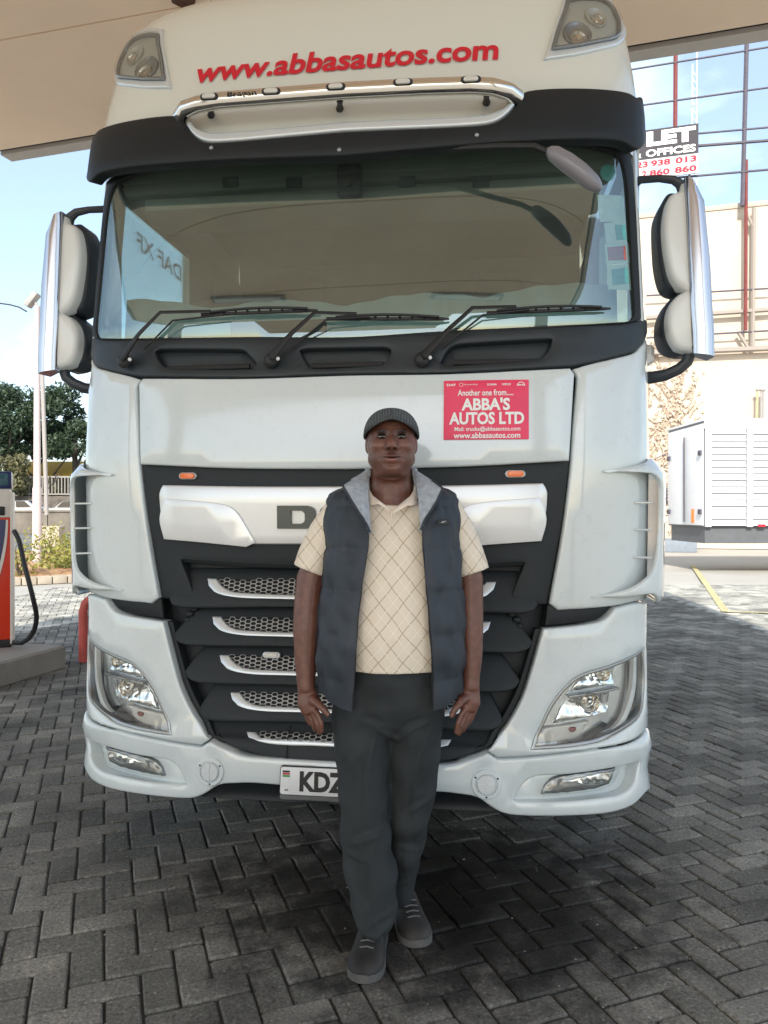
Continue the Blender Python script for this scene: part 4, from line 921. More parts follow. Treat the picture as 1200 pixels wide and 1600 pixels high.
# added unlit boxes and a pipe, unseen, only to line the windscreen reflection
M['fitting'] = mat('light_fitting_grey', (.30,.29,.27), .5); M['diffuser'] = mat('fitting_diffuser', (.80,.80,.76), .3)
for (x, y) in ((-1.6, 1.6), (1.2, .8), (-3.2, -1.6), (-.2, -2.4)):
    f_ = MB().box((x, y, CH-.035), (1.25,.34,.07), math.atan2(-.3, 1), bev=.01).build('light_fitting', 'fitting', can); MB().box((x, y, CH-.076), (1.12,.22,.012), math.atan2(-.3, 1), bev=.003).build('diffuser', 'diffuser', f_)
MB().tube([(-4.6,2.6,CH-.03), (-1.6,1.7,CH-.03), (1.2,.86,CH-.03), (2.7,.4,CH-.03)], .02, 6).build('conduit', 'fitting', can)
# torn patch of the ceiling paint
M['torn'] = mat('torn_brown_board', (.10,.045,.025), .9, var=.4, vscale=30)
rn = random.Random(3); c = U(288, -6, (CH-CAMZ)*1200/806); pts = [(c.x+.11*rn.uniform(.5,1.15)*math.cos(t), c.y+.08*rn.uniform(.5,1.2)*math.sin(t)) for t in np.linspace(0, 2*math.pi, 17, endpoint=False)]
m = MB(); m.prism(pts, CH-.004, CH-.03, lambda p, t: (p[0], p[1], t+rn.uniform(-.02, .004) if t < CH-.01 else t)); m.build('torn_patch', 'torn', can, smooth=False)
# canopy column behind the camera's left, real support
M['concrete'] = mat('rough_concrete', (.27,.245,.21), .9, var=.15, vscale=4, bump=.3, bscale=40)
for (x, y) in ((-6.9, -4.2), (1.6, -5.2)):
    MB().box((x, y, CH/2), (.45,.45,CH)).build('canopy_column', 'fascia', can, smooth=False)
# ---- fuel island, pump, hoop bollard
isd = Vector((.25, 1, 0)).normalized(); isn = Vector((1, -.25, 0)).normalized(); c0 = Vector((-2.92, 7.04, 0))
isl = empty('fuel_island', (0, 0, 0)); tag(isl, 'low concrete fuel pump island with a chipped kerb edge', 'kerb')
poly = [c0, c0-isd*3.6, c0-isd*3.6-isn*1.15, c0-isn*1.15]
m = MB(); pl = [(p.x, p.y) for p in poly]; ins_ = inset(np.array(pl), -.02) if area2(np.array(pl)) < 0 else inset(np.array(pl), .02)
m.loft([[(x, y, 0) for x, y in pl], [(x, y, .18) for x, y in pl], [(x, y, .2) for x, y in ins_]]); m.build('island_slab', 'concrete', isl, angle=20)
M['pumpwhite'] = mat('pump_cream_paint', (.68,.62,.56), .4, var=.04); M['pumpblue'] = mat('pump_dark_blue', (.004,.010,.085), .3, coat=.3); M['pumpred'] = mat('pump_orange_red', (.66,.035,.006), .35, coat=.3); M['screen'] = mat('pump_display', (.03,.09,.11), .15, coat=.5)
pump = empty('fuel_pump', (-3.36, 6.93, .2), math.radians(24)); tag(pump, 'blue and orange-red fuel pump with a hanging black hose on the concrete island', 'fuel pump')
# local: x right, y back, z up; right front corner at origin
W_p, D_p = .95, .42
def pbx(nm, x0, x1, y0, y1, z0, z1, mt_, par=pump, bev=.008): return MB().box(((x0+x1)/2, (y0+y1)/2, (z0+z1)/2), (x1-x0, y1-y0, z1-z0), bev=bev).build(nm, mt_, par)
pbx('pump_base', -W_p, -.0, .0, D_p, .0, .07, 'rubber'); pbx('pump_body', -W_p, -.012, .01, D_p, .07, 1.17, 'pumpred')
pbx('corner_post', -.012, .014, -.005, D_p, .03, 1.40, 'pumpwhite', bev=.004)
pbx('pump_upper', -W_p, -.012, .0, D_p, 1.17, 1.43, 'pumpwhite'); pbx('nozzle_slot', -.30, -.055, -.012, .02, 1.19, 1.27, 'blackink')
hd = pbx('pump_head', -W_p, -.0, -.01, D_p, 1.43, 1.585, 'pumpblue'); pbx('display', -.45, -.03, -.018, .0, 1.455, 1.565, 'screen', hd, .003)
def face(nm, pts, mt_, y): return mesh_obj(nm, [(x, y, z) for x, z in pts]+[(x, y+.006, z) for x, z in pts], [tuple(range(len(pts)))]+[(i, (i+1) % len(pts), len(pts)+(i+1) % len(pts), len(pts)+i) for i in range(len(pts))], mt_, pump, False)
cv = [(-.030-.115*((1-t)/.62)**2.1, .10+1.05*t) for t in np.linspace(0, 1, 16)]
cv2 = [(x-.016-.03*(1-t), z) for (x, z), t in zip(cv, np.linspace(0, 1, 16))]
face('pump_swoosh', cv+cv2[::-1], 'pumpwhite', .002); face('pump_blue_panel', cv2+[(-.94, 1.15), (-.94, .10)], 'pumpblue', .0045)
hz_ = [U(22,829,6.9), U(30,845,6.86), U(38,880,6.8), U(47,915,6.76), U(54,945,6.74), U(57,965,6.74), U(54,985,6.76), U(45,1000,6.8), U(34,1006,6.84), U(20,1004,6.9)]
Rm = Matrix.Rotation(-pump.rotation_euler.z, 3, 'Z'); pl_ = [Rm@(p-Vector(pump.location)) for p in hz_]
q = catmull([(p.x, p.z, 0) for p in pl_], False, .05); yv = np.interp(np.linspace(0, 1, len(q)), np.linspace(0, 1, len(pl_)), [p.y for p in pl_])
MB().tube([(a[0], b, a[1]) for a, b in zip(q, yv)], .021, 8).build('hose', 'rubber', pump)
M['bollard'] = mat('faded_red_paint', (.55,.10,.08), .5, var=.12, vscale=8)
a, b = G(130,1034), G(147,1031); m = MB(); m.tube([a, a+Vector((0,0,.48)), a+Vector((.02,0,.55)), a+Vector((.06,.0,.585)), b+Vector((-.04,0,.585)), b+Vector((0,0,.54)), b+Vector((0,0,.47)), b], .042, 12)
tag(m.build('hoop_bollard', 'bollard'), 'faded red steel hoop bollard beside the truck front', 'bollard')
# ---- left background: planted verge, lamp posts, roadside wall, cars, fence, trees
M['soil'] = mat('orange_soil', (.36,.17,.07), .95, vcol2=(.42,.26,.13), vscale=3, bump=.4, bscale=14); M['kerbstone'] = mat('pale_kerb', (.42,.36,.28), .9, var=.15, vscale=5)
vb = [G(-60,916), G(118,906), Vector((-5.5, 26, 0)), Vector((-22, 27, 0))]
m = MB(); nx, ny = 26, 26; vs = []
rn = random.Random(5)
for j in range(ny+1):
    for i in range(nx+1):
        u, v_ = i/nx, j/ny; p = (vb[0]*(1-u)+vb[1]*u)*(1-v_)+(vb[3]*(1-u)+vb[2]*u)*v_; e = min(u, v_, 1-u, 1-v_); vs.append((p.x, p.y, .03+.12*min(1, e*8)+rn.uniform(-.03,.03)))
vg = mesh_obj('verge', vs, [(j*(nx+1)+i, j*(nx+1)+i+1, (j+1)*(nx+1)+i+1, (j+1)*(nx+1)+i) for j in range(ny) for i in range(nx)], 'soil'); tag(vg, kind='structure')
a, b = G(-70,918), G(128,908)
kb = empty('verge_kerb', (0, 0, 0)); tag(kb, 'row of pale kerb stones edging the orange soil verge', 'kerb'); nk = 8
for i in range(nk):
    p0, p1 = a.lerp(b, i/nk), a.lerp(b, (i+1)/nk-.01); c = (p0+p1)/2; MB().box((c.x, c.y, .06), ((p1-p0).length, .16, .16), math.atan2(p1.y-p0.y, p1.x-p0.x), bev=.015).build('kerb_stone', 'kerbstone', kb)
def leaf_cloud(n, c, r, size, seed, flat=.0, shell=.35, lump=None):
    """many small leaf quads spread through a lumpy volume"""
    rn = np.random.RandomState(seed); lumps = lump or [(c, r)]
    V = []; F = []
    for i in range(n):
        lc, lr = lumps[rn.randint(len(lumps))]
        d = rn.normal(size=3); d /= np.linalg.norm(d); q = (shell+(1-shell)*rn.rand()**.5)
        p = np.array(lc)+d*np.array(lr)*q*(1+.22*math.sin(d[0]*7+seed)*math.cos(d[2]*6+d[1]*5))
        a = rn.normal(size=3); a /= np.linalg.norm(a); b = np.cross(a, rn.normal(size=3)); b /= np.linalg.norm(b); s_ = size*(.6+.8*rn.rand())
        k = len(V); V += [p-a*s_, p+b*s_*.45, p+a*s_, p-b*s_*.45]; F.append((k, k+1, k+2, k+3))
    return V, F
def leaf_mat(name, c1, c2, tr=.25):
    m, nt, b = nodes_mat(name); ge = N(nt, 'ShaderNodeNewGeometry'); r = ramp(nt, ge.outputs['Random Per Island'], [(0, c1), (1, c2)]); nt.links.new(r.outputs[0], b.inputs['Base Color']); b.inputs['Roughness'].default_value = .55
    b.inputs['Subsurface Weight'].default_value = 0.0
    t = nt.nodes.new('ShaderNodeBsdfTranslucent'); nt.links.new(r.outputs[0], t.inputs[0]); mx_ = nt.nodes.new('ShaderNodeMixShader'); mx_.inputs[0].default_value = tr
    o = nt.nodes['Material Output']; nt.links.new(b.outputs[0], mx_.inputs[1]); nt.links.new(t.outputs[0], mx_.inputs[2]); nt.links.new(mx_.outputs[0], o.inputs[0]); return m
M['leafdark'] = leaf_mat('dark_tree_leaves', (.020,.040,.018), (.075,.115,.060)); M['leafyellow'] = leaf_mat('yellow_shrub_leaves', (.16,.19,.035), (.36,.33,.08)); M['leafolive'] = leaf_mat('olive_leaves', (.10,.11,.05), (.22,.20,.10))
M['bark'] = mat('grey_brown_bark', (.10,.08,.065), .95, var=.3, vscale=3, bump=.5, bscale=10)
sh_labels = ['leftmost yellowish shrub beside the fuel pump hose', 'yellow green shrub just right of the lamp post base', 'low yellow shrub in front of the verge by the truck', 'tall yellow shrub rising behind the lamp post', 'yellow shrub half hidden behind the truck mirror edge']
for i, (px, py, h, w_) in enumerate(((32,905,.95,.9), (88,888,.55,.75), (104,897,.40,.55), (74,872,1.05,.8), (118,876,.8,.7))):
    p = G(px, py); s_ = empty('verge_shrub', p); tag(s_, sh_labels[i], 'shrub', 'shrubs on the verge')
    V, F = leaf_cloud(420, (0,0,h*.55), (w_, w_*.8, h*.5), .055, 20+i, shell=.1); mesh_obj('foliage', V, F, 'leafyellow', s_, False)
    m = MB(); rn = random.Random(i)
    for k in range(5): a = rn.uniform(0, 6.28); m.tube([(0,0,0), (.15*math.cos(a), .15*math.sin(a), h*.4), (.35*w_*math.cos(a), .35*w_*math.sin(a), h*.8)], [.02,.014,.006], 5)
    m.build('stem', 'bark', s_)
M['polepink'] = mat('weathered_pole_paint', (.55,.45,.42), .6, var=.08, vscale=4); M['polegrey'] = mat('grey_pole', (.33,.31,.29), .6)
p = G(58, 890); lp = empty('lamp_post', p); tag(lp, 'tall pale tapered lamp post standing in the verge behind the pump', 'lamp post'); Yp = p.y
topz = U(57,478,Yp).z
MB().tube([(0,0,0), (0,0,2.0), (0,0,2.05), (0,0,topz)], [.115,.105,.085,.065], 12).build('post', 'polepink', lp)
lh_ = MB(); c = Vector((-.12,0,topz+.15)); lh_.box(c, (.42,.26,.14), Matrix.Rotation(-.9, 3, 'Y'), bev=.04); lh_.tube([(0,0,topz-.05), (-.02,0,topz+.05), c], .04, 8); lh_.build('lamp_head', 'polegrey', lp)
p2_ = U(80,826,26); thin = empty('thin_pole', (p2_.x, p2_.y, 0)); tag(thin, 'thin grey leaning pole with a pale concrete foot behind the lamp post', 'pole')
t2 = U(66,580,26)-Vector((p2_.x, p2_.y, 0)); b2 = U(73,800,26)-Vector((p2_.x, p2_.y, 0)); MB().tube([b2-Vector((0,0,.1)), b2.lerp(t2, .5), t2+(t2-b2)*.25], .07, 8).build('post', 'polegrey', thin)
MB().box((0,0,.45), (.75,.5,1.0), bev=.06).build('foot', 'kerbstone', thin)
tag(MB().tube([U(-30,470,19), U(0,474,19), U(15,476,19), U(30,480,19), U(42,487,19)], .018, 6).build('overhead_cable', 'rubber'), 'black overhead cable sagging into the lamp post head', 'cable')
# roadside wall
M['oldwall'] = mat('stained_old_concrete', (.17,.145,.115), .95, var=.3, vscale=.9, bump=.4, bscale=9)
wl = empty('roadside_wall', (0, 0, 0)); tag(wl, 'weathered concrete roadside wall beyond the road at left', 'wall')
for i in range(7):
    x0, x1 = -46+i*6, -46+i*6+5.94; c = (x0+x1)/2; m = MB(); m.box((c, 50.5, .7), (x1-x0, .4, 1.4)); m.box((c, 50.5, 1.47), (x1-x0, .55, .14), bev=.03); m.build('wall_section', 'oldwall', wl, smooth=False)
# parked cars behind the wall
M['carwhite'] = mat('white_car_paint', (.75,.74,.72), .25, coat=.6); M['cargrey'] = mat('silver_car_paint', (.45,.45,.46), .25, metal=.4, coat=.6); M['carglass'] = mat('dark_car_glass', (.02,.025,.03), .08, coat=.5)
def car(px, Y, L, mt_, label):
    x = (px-600)/1200*Y; r = empty('parked_car', (x, Y, .75), 0); tag(r, label, 'car', 'cars parked behind the wall')
    prof = [(-L/2,.35),(-L/2,.75),(-L*.44,.9),(-L*.22,.98),(-L*.10,1.42),(L*.22,1.46),(L*.36,1.02),(L*.48,.92),(L/2,.7),(L/2,.35)]
    rings = []
    for y, k, zz in ((-.85,.0,.0), (-.87,0,0)): pass
    def rg(y, sx, top): return [(a*sx, y, b if b < 1.0 else 1.0+(b-1.0)*top) for a, b in prof]
    MB().loft([rg(-.80,.985,.92), rg(-.85,1,.95), rg(-.70,1,1.0), rg(.70,1,1.0), rg(.85,1,.95), rg(.80,.985,.92)]).build('body', mt_, r, angle=40)
    for y in (-.86, .86):
        m = MB(); m.prism([(-L*.17,1.0),(-L*.085,1.36),(.04*L,1.39),(.04*L,1.0)], y-.01, y+.01, lambda p, t: (p[0], t, p[1])); m.build('side_window', 'carglass', r, smooth=False)
        m = MB(); m.prism([(.06*L,1.0),(.06*L,1.39),(.20*L,1.40),(.30*L,1.02)], y-.01, y+.01, lambda p, t: (p[0], t, p[1])); m.build('side_window', 'carglass', r, smooth=False)
        for wx in (-L*.31, L*.30):
            w_ = MB().loft([[(wx+q*math.cos(t), y+o, .32+q*math.sin(t)) for t in np.linspace(0, 2*math.pi, 20, endpoint=False)] for o, q in ((-.09,.24),(-.09,.32),(.09,.32),(.09,.24))]).build('wheel', 'rubber', r)
    for (a0, a1) in (((-L*.215,.99), (-L*.105,1.40)), ((L*.35,1.05), (L*.235,1.44))):
        d = Vector((a1[0]-a0[0], 0, a1[1]-a0[1])).normalized(); nn = Vector((-d.z, 0, d.x))*(.012 if a0[0] < 0 else -.012)
        m = MB(); vs = [Vector((a0[0], -.68, a0[1]))+nn, Vector((a0[0], .68, a0[1]))+nn, Vector((a1[0], .62, a1[1]))+nn, Vector((a1[0], -.62, a1[1]))+nn]; m.add(vs+[v_-nn*1.5 for v_ in vs], [(0,1,2,3),(7,6,5,4),(0,4,5,1),(1,5,6,2),(2,6,7,3),(3,7,4,0)]); m.build('windscreen', 'carglass', r, smooth=False)
car(28, 52.8, 4.3, 'carwhite', 'white car behind the roadside wall, left of the lamp post'); car(114, 52.8, 4.4, 'cargrey', 'silver car behind the roadside wall, right of the lamp post')
# ornate fence and wall beyond the cars
M['stone'] = mat('dark_rubble_wall', (.13,.11,.09), .95, var=.35, vscale=2.5, bump=.4, bscale=6); M['fencewhite'] = mat('pale_fence_paint', (.26,.24,.21), .7)
fn = empty('railing_fence', (0, 0, 0)); tag(fn, 'pale ornamental railing on a dark rubble wall beyond the cars', 'fence')
MB().box((-25, 57.2, 1.3), (30,.5,2.6)).build('base_wall', 'stone', fn, smooth=False)
for z in (2.75, 4.05): MB().box((-25, 57.2, z), (30,.08,.10)).build('rail', 'fencewhite', fn, smooth=False)
bm_ = bpy.data.meshes.new('bar'); t_ = MB().box((0,0,0), (.07,.07,1.3)); bm_.from_pydata(t_.v, [], t_.f); bm_.materials.append(M['fencewhite'])
for i in range(70):
    o = bpy.data.objects.new('fence_bar', bm_); COL.objects.link(o); o.parent = fn; o.location = (-36+i*.24, 57.2, 3.4)
M['awning'] = mat('yellow_awning', (.55,.33,.03), .7)
aw = empty('kiosk', (0, 0, 0)); tag(aw, 'low building with a bright yellow awning behind the trees', 'building')
MB().box((-24, 68, 2.2), (16,3,4.4)).build('wall', 'stone', aw, smooth=False)
mesh_obj('awning', [(-32,64.5,4.6),(-16,64.5,4.6),(-16,66.4,5.8),(-32,66.4,5.8),(-32,64.5,4.4),(-16,64.5,4.4),(-16,66.4,5.6),(-32,66.4,5.6)], [(0,1,2,3),(7,6,5,4),(0,4,5,1),(1,5,6,2),(2,6,7,3),(3,7,4,0)], 'awning', aw, False)
def tree(px, Y, h, cz, lumps, n, size, material, label, seed, tr=.35):
    x = (px-600)/1200*Y; r = empty('tree', (x, Y, 0)); tag(r, label, 'tree', 'trees beyond the road')
    rn = random.Random(seed); m = MB(); m.tube([(0,0,0), (.1,0,h*.25), (-.1,.1,h*.5), (.05,0,h*.75)], [tr, tr*.8, tr*.6, tr*.25], 9)
    for k in range(7):
        a = rn.uniform(0, 6.28); z0 = h*rn.uniform(.25,.55); R = rn.uniform(1.5,3); m.tube([(0,0,z0), (R*.5*math.cos(a), R*.5*math.sin(a), z0+1.2), (R*math.cos(a), R*math.sin(a), z0+2.8)], [tr*.4, tr*.25, .05], 6)
    m.build('trunk', 'bark', r)
    V, F = leaf_cloud(n, None, None, size, seed, shell=.25, lump=lumps); mesh_obj('crown', V, F, material, r, False)
rn = random.Random(11)
def lumps_(n, R, z0, z1, r0, r1): return [((rn.uniform(-R, R), rn.uniform(-R, R)*.7, rn.uniform(z0, z1)), (rn.uniform(r0, r1),)*2+(rn.uniform(r0, r1)*.75,)) for _ in range(n)]
tree(12, 60, 12, 8, lumps_(15, 3.4, 5.2, 10.8, .8, 1.9), 13000, .17, 'leafdark', 'large dark leafy tree left of the lamp post', 3)
tree(118, 62, 12, 8, lumps_(15, 3.4, 5.6, 11.0, .8, 1.9), 13000, .17, 'leafdark', 'large dark leafy tree right of the lamp post, behind the mirror', 4)
tree(-6, 55.5, 6, 4, lumps_(5, 1.8, 2.8, 5.0, .7, 1.2), 2500, .15, 'leafolive', 'small olive tree above the fuel pump head', 6, .14)
tree(58, 64, 10, 7, lumps_(9, 2.2, 5, 9, .8, 1.5), 7000, .17, 'leafdark', 'dark tree seen directly behind the lamp post', 8)
tree(62, 58.3, 5, 4, lumps_(4, 1.6, 2.2, 3.6, .5, .9), 1600, .14, 'leafolive', 'low olive bushy tree in front of the railing by the thin pole', 9, .1)
# ---- right background: tall rendered wall with dry creeper, frame, sign, box truck
wd = Vector((1, -.3, 0)).normalized(); wn = Vector((-.3, -1, 0)).normalized()     # along the wall, and towards the camera
W0 = Vector((12.5, 30, 0))
def wp(px, py, out=0.0):
    """point on the wall plane (shifted towards the camera by out) seen at a photo position"""
    d = Vector(((px-600)/1200, 1, (800-py)/1200)); o = Vector((0, 0, CAMZ)); p0 = W0+wn*out; t = (p0-o).dot(wn)/d.dot(wn); return o+d*t
M['render'] = mat('sunlit_cream_render', (.56,.47,.37), .9, var=.10, vscale=.6, bump=.1, bscale=6); M['coping'] = mat('wall_coping', (.45,.38,.32), .9, var=.1)
rot = math.atan2(wd.y, wd.x); ztop = wp(1160,325).z
tw = empty('boundary_wall', (0, 0, 0)); tag(tw, 'tall sunlit cream boundary wall with a dry creeper behind the box truck', 'wall')
cW = W0-wn*.2+wd*2; 
MB().box((cW.x, cW.y, ztop/2), (34,.4,ztop), rot).build('wall_face', 'render', tw, smooth=False)
MB().box((cW.x, cW.y, ztop+.1), (34,.5,.2), rot, bev=.03).build('coping', 'coping', tw)
def bar(a, b, w_, mt_, nm, par): return MB().tube([a, (a+b)/2, b], w_, 6).build(nm, mt_, par)
M['framepale'] = mat('pale_steel_frame', (.30,.26,.22), .7); M['rustred'] = mat('red_oxide_steel', (.17,.035,.03), .7, var=.2); M['mauvesteel'] = mat('weathered_steel', (.085,.075,.095), .7, var=.15)
fr = empty('wall_frame', (0, 0, 0)); tag(fr, 'pale steel lattice frame fixed against the tall wall', 'frame')
bar(wp(1178,325,.3), wp(1176,545,.3), .09, 'framepale', 'upright', fr); bar(wp(1010,497,.3), wp(1230,482,.3), .09, 'framepale', 'rail', fr); bar(wp(1010,552,.3), wp(1230,543,.3), .11, 'framepale', 'rail', fr)
bar(wp(1153,518,.3), wp(1172,548,.3), .07, 'framepale', 'brace', fr); bar(wp(1166,332,.3), wp(1177,356,.3), .07, 'framepale', 'brace', fr)
bar(wp(1010,462,.35), wp(1230,449,.35), .035, 'mauvesteel', 'wire', fr); bar(wp(1010,528,.35), wp(1230,515,.35), .035, 'mauvesteel', 'wire', fr)
# stay poles and wires over the wall
mast = [('rust_red_pole', (1055,205), (1056,20), .085, 'rustred', 'slim red oxide pole rising behind the to-let sign'), ('steel_pole', (1160,322), (1168,20), .09, 'mauvesteel', 'weathered steel pole at the right, the one standing on the wall top'), ('steel_pole', (1165,516), (1166,250), .07, 'rustred', 'reddish steel pole clamped down the face of the tall wall')]
for nm, a, b, w_, mt_, lab in mast: tag(bar(wp(*a, .45), wp(*b, .45), w_, mt_, nm, None), lab, 'pole')
for k, (v0, v1, w_) in enumerate(((107,72,.04), (165,136,.04), (216,200,.04), (234,221,.06), (282,266,.045))):
    tag(bar(wp(985,v0+2,.5), wp(1235,v1-4,.5), w_, 'mauvesteel', 'stay_wire', None), ('topmost', 'second highest', 'third highest', 'thick fourth', 'lowest')[k]+' of the stay wires crossing the sky above the wall', 'wire', 'stay wires above the wall')
an = empty('antenna_mast', wp(1086,330,-1.0)); tag(an, 'thin pale lattice antenna mast far behind the to-let sign', 'mast'); a0 = Vector(an.location)
M['mastpale'] = mat('pale_mast', (.62,.66,.70), .5)
for (p, q) in (((1081,330),(1082,100)), ((1088,330),(1089,80))):
    MB().tube([wp(*p, -1)-a0, wp(*q, -1)-a0], .03, 5).build('mast_leg', 'mastpale', an)
m = MB()
for v in range(110, 325, 12): m.tube([wp(1081.5, v, -1)-a0, wp(1088.5, v+9, -1)-a0], .018, 4)
o = m.build('mast_lacing', 'mastpale', an); o['kind'] = 'stuff'
# to-let sign
sg = empty('to_let_sign', wp(1042,235,.7)); tag(sg, 'grey and white to-let sign board above the wall with red phone numbers', 'sign'); s0_ = Vector(sg.location)
M['signgrey'] = mat('sign_grey', (.062,.058,.064), .8, spec=.2); M['signwhite'] = mat('sign_white', (.5,.5,.5), .7); M['signred'] = mat('sign_red', (.42,.03,.05), .7, spec=.2)
tl, tr_, br_ = wp(958,214,.7), wp(1091,194,.7), wp(1091,271,.7)
wS = (tr_-tl).length; hS = (tr_-br_).length
def sp(x, y, o=0.0): return tr_-wd*(wS*(1-x))-Vector((0, 0, hS*(1-y)))+wn*o-s0_
def sbox(nm, x0, x1, y0, y1, o0, o1, mt_): return MB().add([sp(x0,y0,o0), sp(x1,y0,o0), sp(x1,y1,o0), sp(x0,y1,o0), sp(x0,y0,o1), sp(x1,y0,o1), sp(x1,y1,o1), sp(x0,y1,o1)], [(0,3,2,1),(4,5,6,7),(0,1,5,4),(1,2,6,5),(2,3,7,6),(3,0,4,7)]).build(nm, mt_, sg, smooth=False)
sbox('board_lower', 0, 1, 0, .395, 0, .08, 'signwhite'); sbox('board_upper', 0, 1, .40, 1, 0, .08, 'signgrey')
def stext(body, x0, x1, y0, y1, mt_, bold=.03): v, f = text_box(body, x0, x1, y0, y1, bold=bold); mesh_obj('sign_text', [sp(a, b, .09) for a, b in v], f, mt_, sg, False)
xr = lambda px: 1-(1091-px)/133.0
stext('LET', xr(1011), xr(1087), .655, .955, 'whiteink', .06); stext('&', xr(992), xr(1003), .44, .59, 'whiteink', .03); stext('OFFICES', xr(1010), xr(1087), .44, .59, 'whiteink', .03)
for w_, a_, b_ in (('23',995,1013), ('938',1018,1048), ('013',1056,1088)): stext(w_, xr(a_), xr(b_), .235, .36, 'signred', .03)
for w_, a_, b_ in (('2',1004,1011), ('860',1016,1047), ('860',1055,1088)): stext(w_, xr(a_), xr(b_), .04, .165, 'signred', .03)
for x in (.3, .9): MB().tube([sp(x, 0, -.05), sp(x, -.6, -.05)], .05, 6).build('sign_post', 'mauvesteel', sg)
# dry creeper on the wall
cr_ = empty('dry_creeper', wp(1040,840,.1)); tag(cr_, 'dry brown creeper spreading over the sunlit wall beside the truck', 'creeper'); c0_ = Vector(cr_.location)
rn = random.Random(21); m = MB(); M['twig'] = mat('dry_twig', (.43,.33,.25), .95, var=.25, vscale=8); M['dryleaf'] = leaf_mat('dry_leaves', (.44,.34,.25), (.58,.48,.37), .1)
LV = []; LF = []
for k in range(75):
    px, py = rn.uniform(1000,1078), rn.uniform(560,845); pts = []
    dx, dy = rn.uniform(-.5,.9), -1
    for j in range(rn.randint(6, 14)):
        pts.append(wp(px, py, .05)-c0_); dx = max(-1.1, min(1.1, dx+rn.uniform(-.45,.45))); px += dx*6; py += dy*rn.uniform(4,9)
        if py < 455 or px > 1096: break
        if rn.random() < .9:
            for _ in range(1):
                q = wp(px+rn.uniform(-8,8), py+rn.uniform(-8,8), rn.uniform(.04,.16))-c0_; a = Vector((rn.gauss(0,1), rn.gauss(0,.4), rn.gauss(0,1))).normalized()*rn.uniform(.05,.12); b = Vector((-a.z, rn.uniform(-.03,.03), a.x))*.5; n0 = len(LV)
                LV += [q-a, q+b, q+a, q-b]; LF.append((n0, n0+1, n0+2, n0+3))
    if len(pts) > 2: m.tube(pts, [.022]*(len(pts)-1)+[.008], 4)
o = m.build('twigs', 'twig', cr_); o['kind'] = 'stuff'
o = mesh_obj('dry_foliage', LV, LF, 'dryleaf', cr_, False); o['kind'] = 'stuff'
# meter box and cable on the wall, vent pipes
mb = empty('meter_box', wp(1046,772,.15)); tag(mb, 'small dark meter box with four round dials on the wall', 'meter box')
MB().box((0,0,0), (.30,.14,.62), rot, bev=.02).build('case', 'mauvesteel', mb)
for i in range(4): q = wn*.09+Vector((0,0,.16-i*.125))-wd*.05; MB().tube([q, q+wn*.03], .045, 10).build('dial', 'framepale', mb)
MB().box(wn*.075+Vector((0,0,.255)), (.24,.02,.06), rot).build('plate', 'framepale', mb)
tag(MB().tube([wp(1013,722,.1), wp(1030,714,.12), wp(1048,706,.12), wp(1062,708,.12), wp(1074,712,.12)], .02, 5).build('wall_cable', 'mauvesteel'), 'thin cable looping along the wall to the box truck corner', 'cable')
for k, (px, mt_) in enumerate(((1182,'yellow'), (1188.5,'polegrey'), (1192,'polegrey'))):
    vp = empty('vent_pipe', wp(px,660,.4)); tag(vp, ('yellow', 'middle grey', 'rightmost grey')[k]+' of the three vent pipes standing above the box truck', 'pipe', 'vent pipes'); v0 = Vector(vp.location)
    MB().tube([(0,0,-1.6), wp(px+(1 if k else 1.5),611,.4)-v0], .04, 6).build('pipe', mt_, vp); MB().ellipsoid(wp(px+1.5,609,.4)-v0, (.08,.08,.07), None, 8, 6).build('cowl', 'polegrey', vp)
# raised slab at the wall foot
sl_ = MB(); a, b = wp(1024,836,1.6), wp(1084,836,1.6); sl_.box(((a+b)/2).to_tuple()[:2]+(.18,), ((b-a).length, 2.6, .42), rot, bev=.04); M['slab'] = mat('blue_grey_slab', (.22,.25,.28), .8, var=.1)
tag(sl_.build('loading_slab', 'slab'), 'low blue-grey concrete slab at the foot of the tall wall', 'slab')
# ---- white box truck body with louvred side panels
BY = 18.0; bx0 = (1100-600)/1200*BY; bz1 = U(0,657,BY).z; bz0 = U(0,823,BY).z; bzs = U(0,849,BY).z
M['boxwhite'] = mat('box_body_white', (.74,.74,.74), .4, var=.04, vscale=2); M['boxgap'] = mat('box_groove_grey', (.16,.155,.16), .7); M['skirt'] = mat('grey_skirt', (.10,.105,.11), .6, var=.1)  # dark core grey puts the shade between the louvres into the colour
bt = empty('box_truck', (bx0, BY, 0)); tag(bt, 'white box truck with louvred side panels parked in the sun at right', 'truck')
Lb, Db = 7.2, 2.25; H_b = bz1-bz0
MB().box((Lb/2, Db/2+.02, (bz0+bz1)/2), (Lb, Db-.04, H_b)).build('box_core', 'boxgap', bt, smooth=False)
MB().box((Lb/2, Db/2, bz1+.02), (Lb+.04, Db+.04, .06), bev=.015).build('roof_rail', 'boxwhite', bt)
MB().box((Lb/2, Db/2, (bz0+bzs)/2-.004), (Lb-.1, Db-.15, bz0-bzs)).build('skirt', 'skirt', bt, smooth=False)
for x in (.09, 1.06, 2.03, 3.0, 3.97, 4.94, 5.91, 6.88): MB().box((x, -.02, (bz0+bz1)/2), (.13,.06,H_b)).build('post', 'boxwhite', bt, smooth=False)
MB().box((Lb/2, -.008, bz1-.10), (Lb,.03,.17)).build('top_band', 'boxwhite', bt, smooth=False)
sm = bpy.data.meshes.new('slat'); t_ = MB(); t_.add([(-.40,-.03,-.062),(.40,-.03,-.062),(.40,.0,.066),(-.40,.0,.066),(-.40,.03,-.062),(.40,.03,-.062),(.40,.03,.066),(-.40,.03,.066)], [(0,1,2,3),(0,4,5,1),(3,2,6,7),(0,3,7,4),(1,5,6,2)]); sm.from_pydata(t_.v, [], t_.f); sm.materials.append(M['boxwhite'])
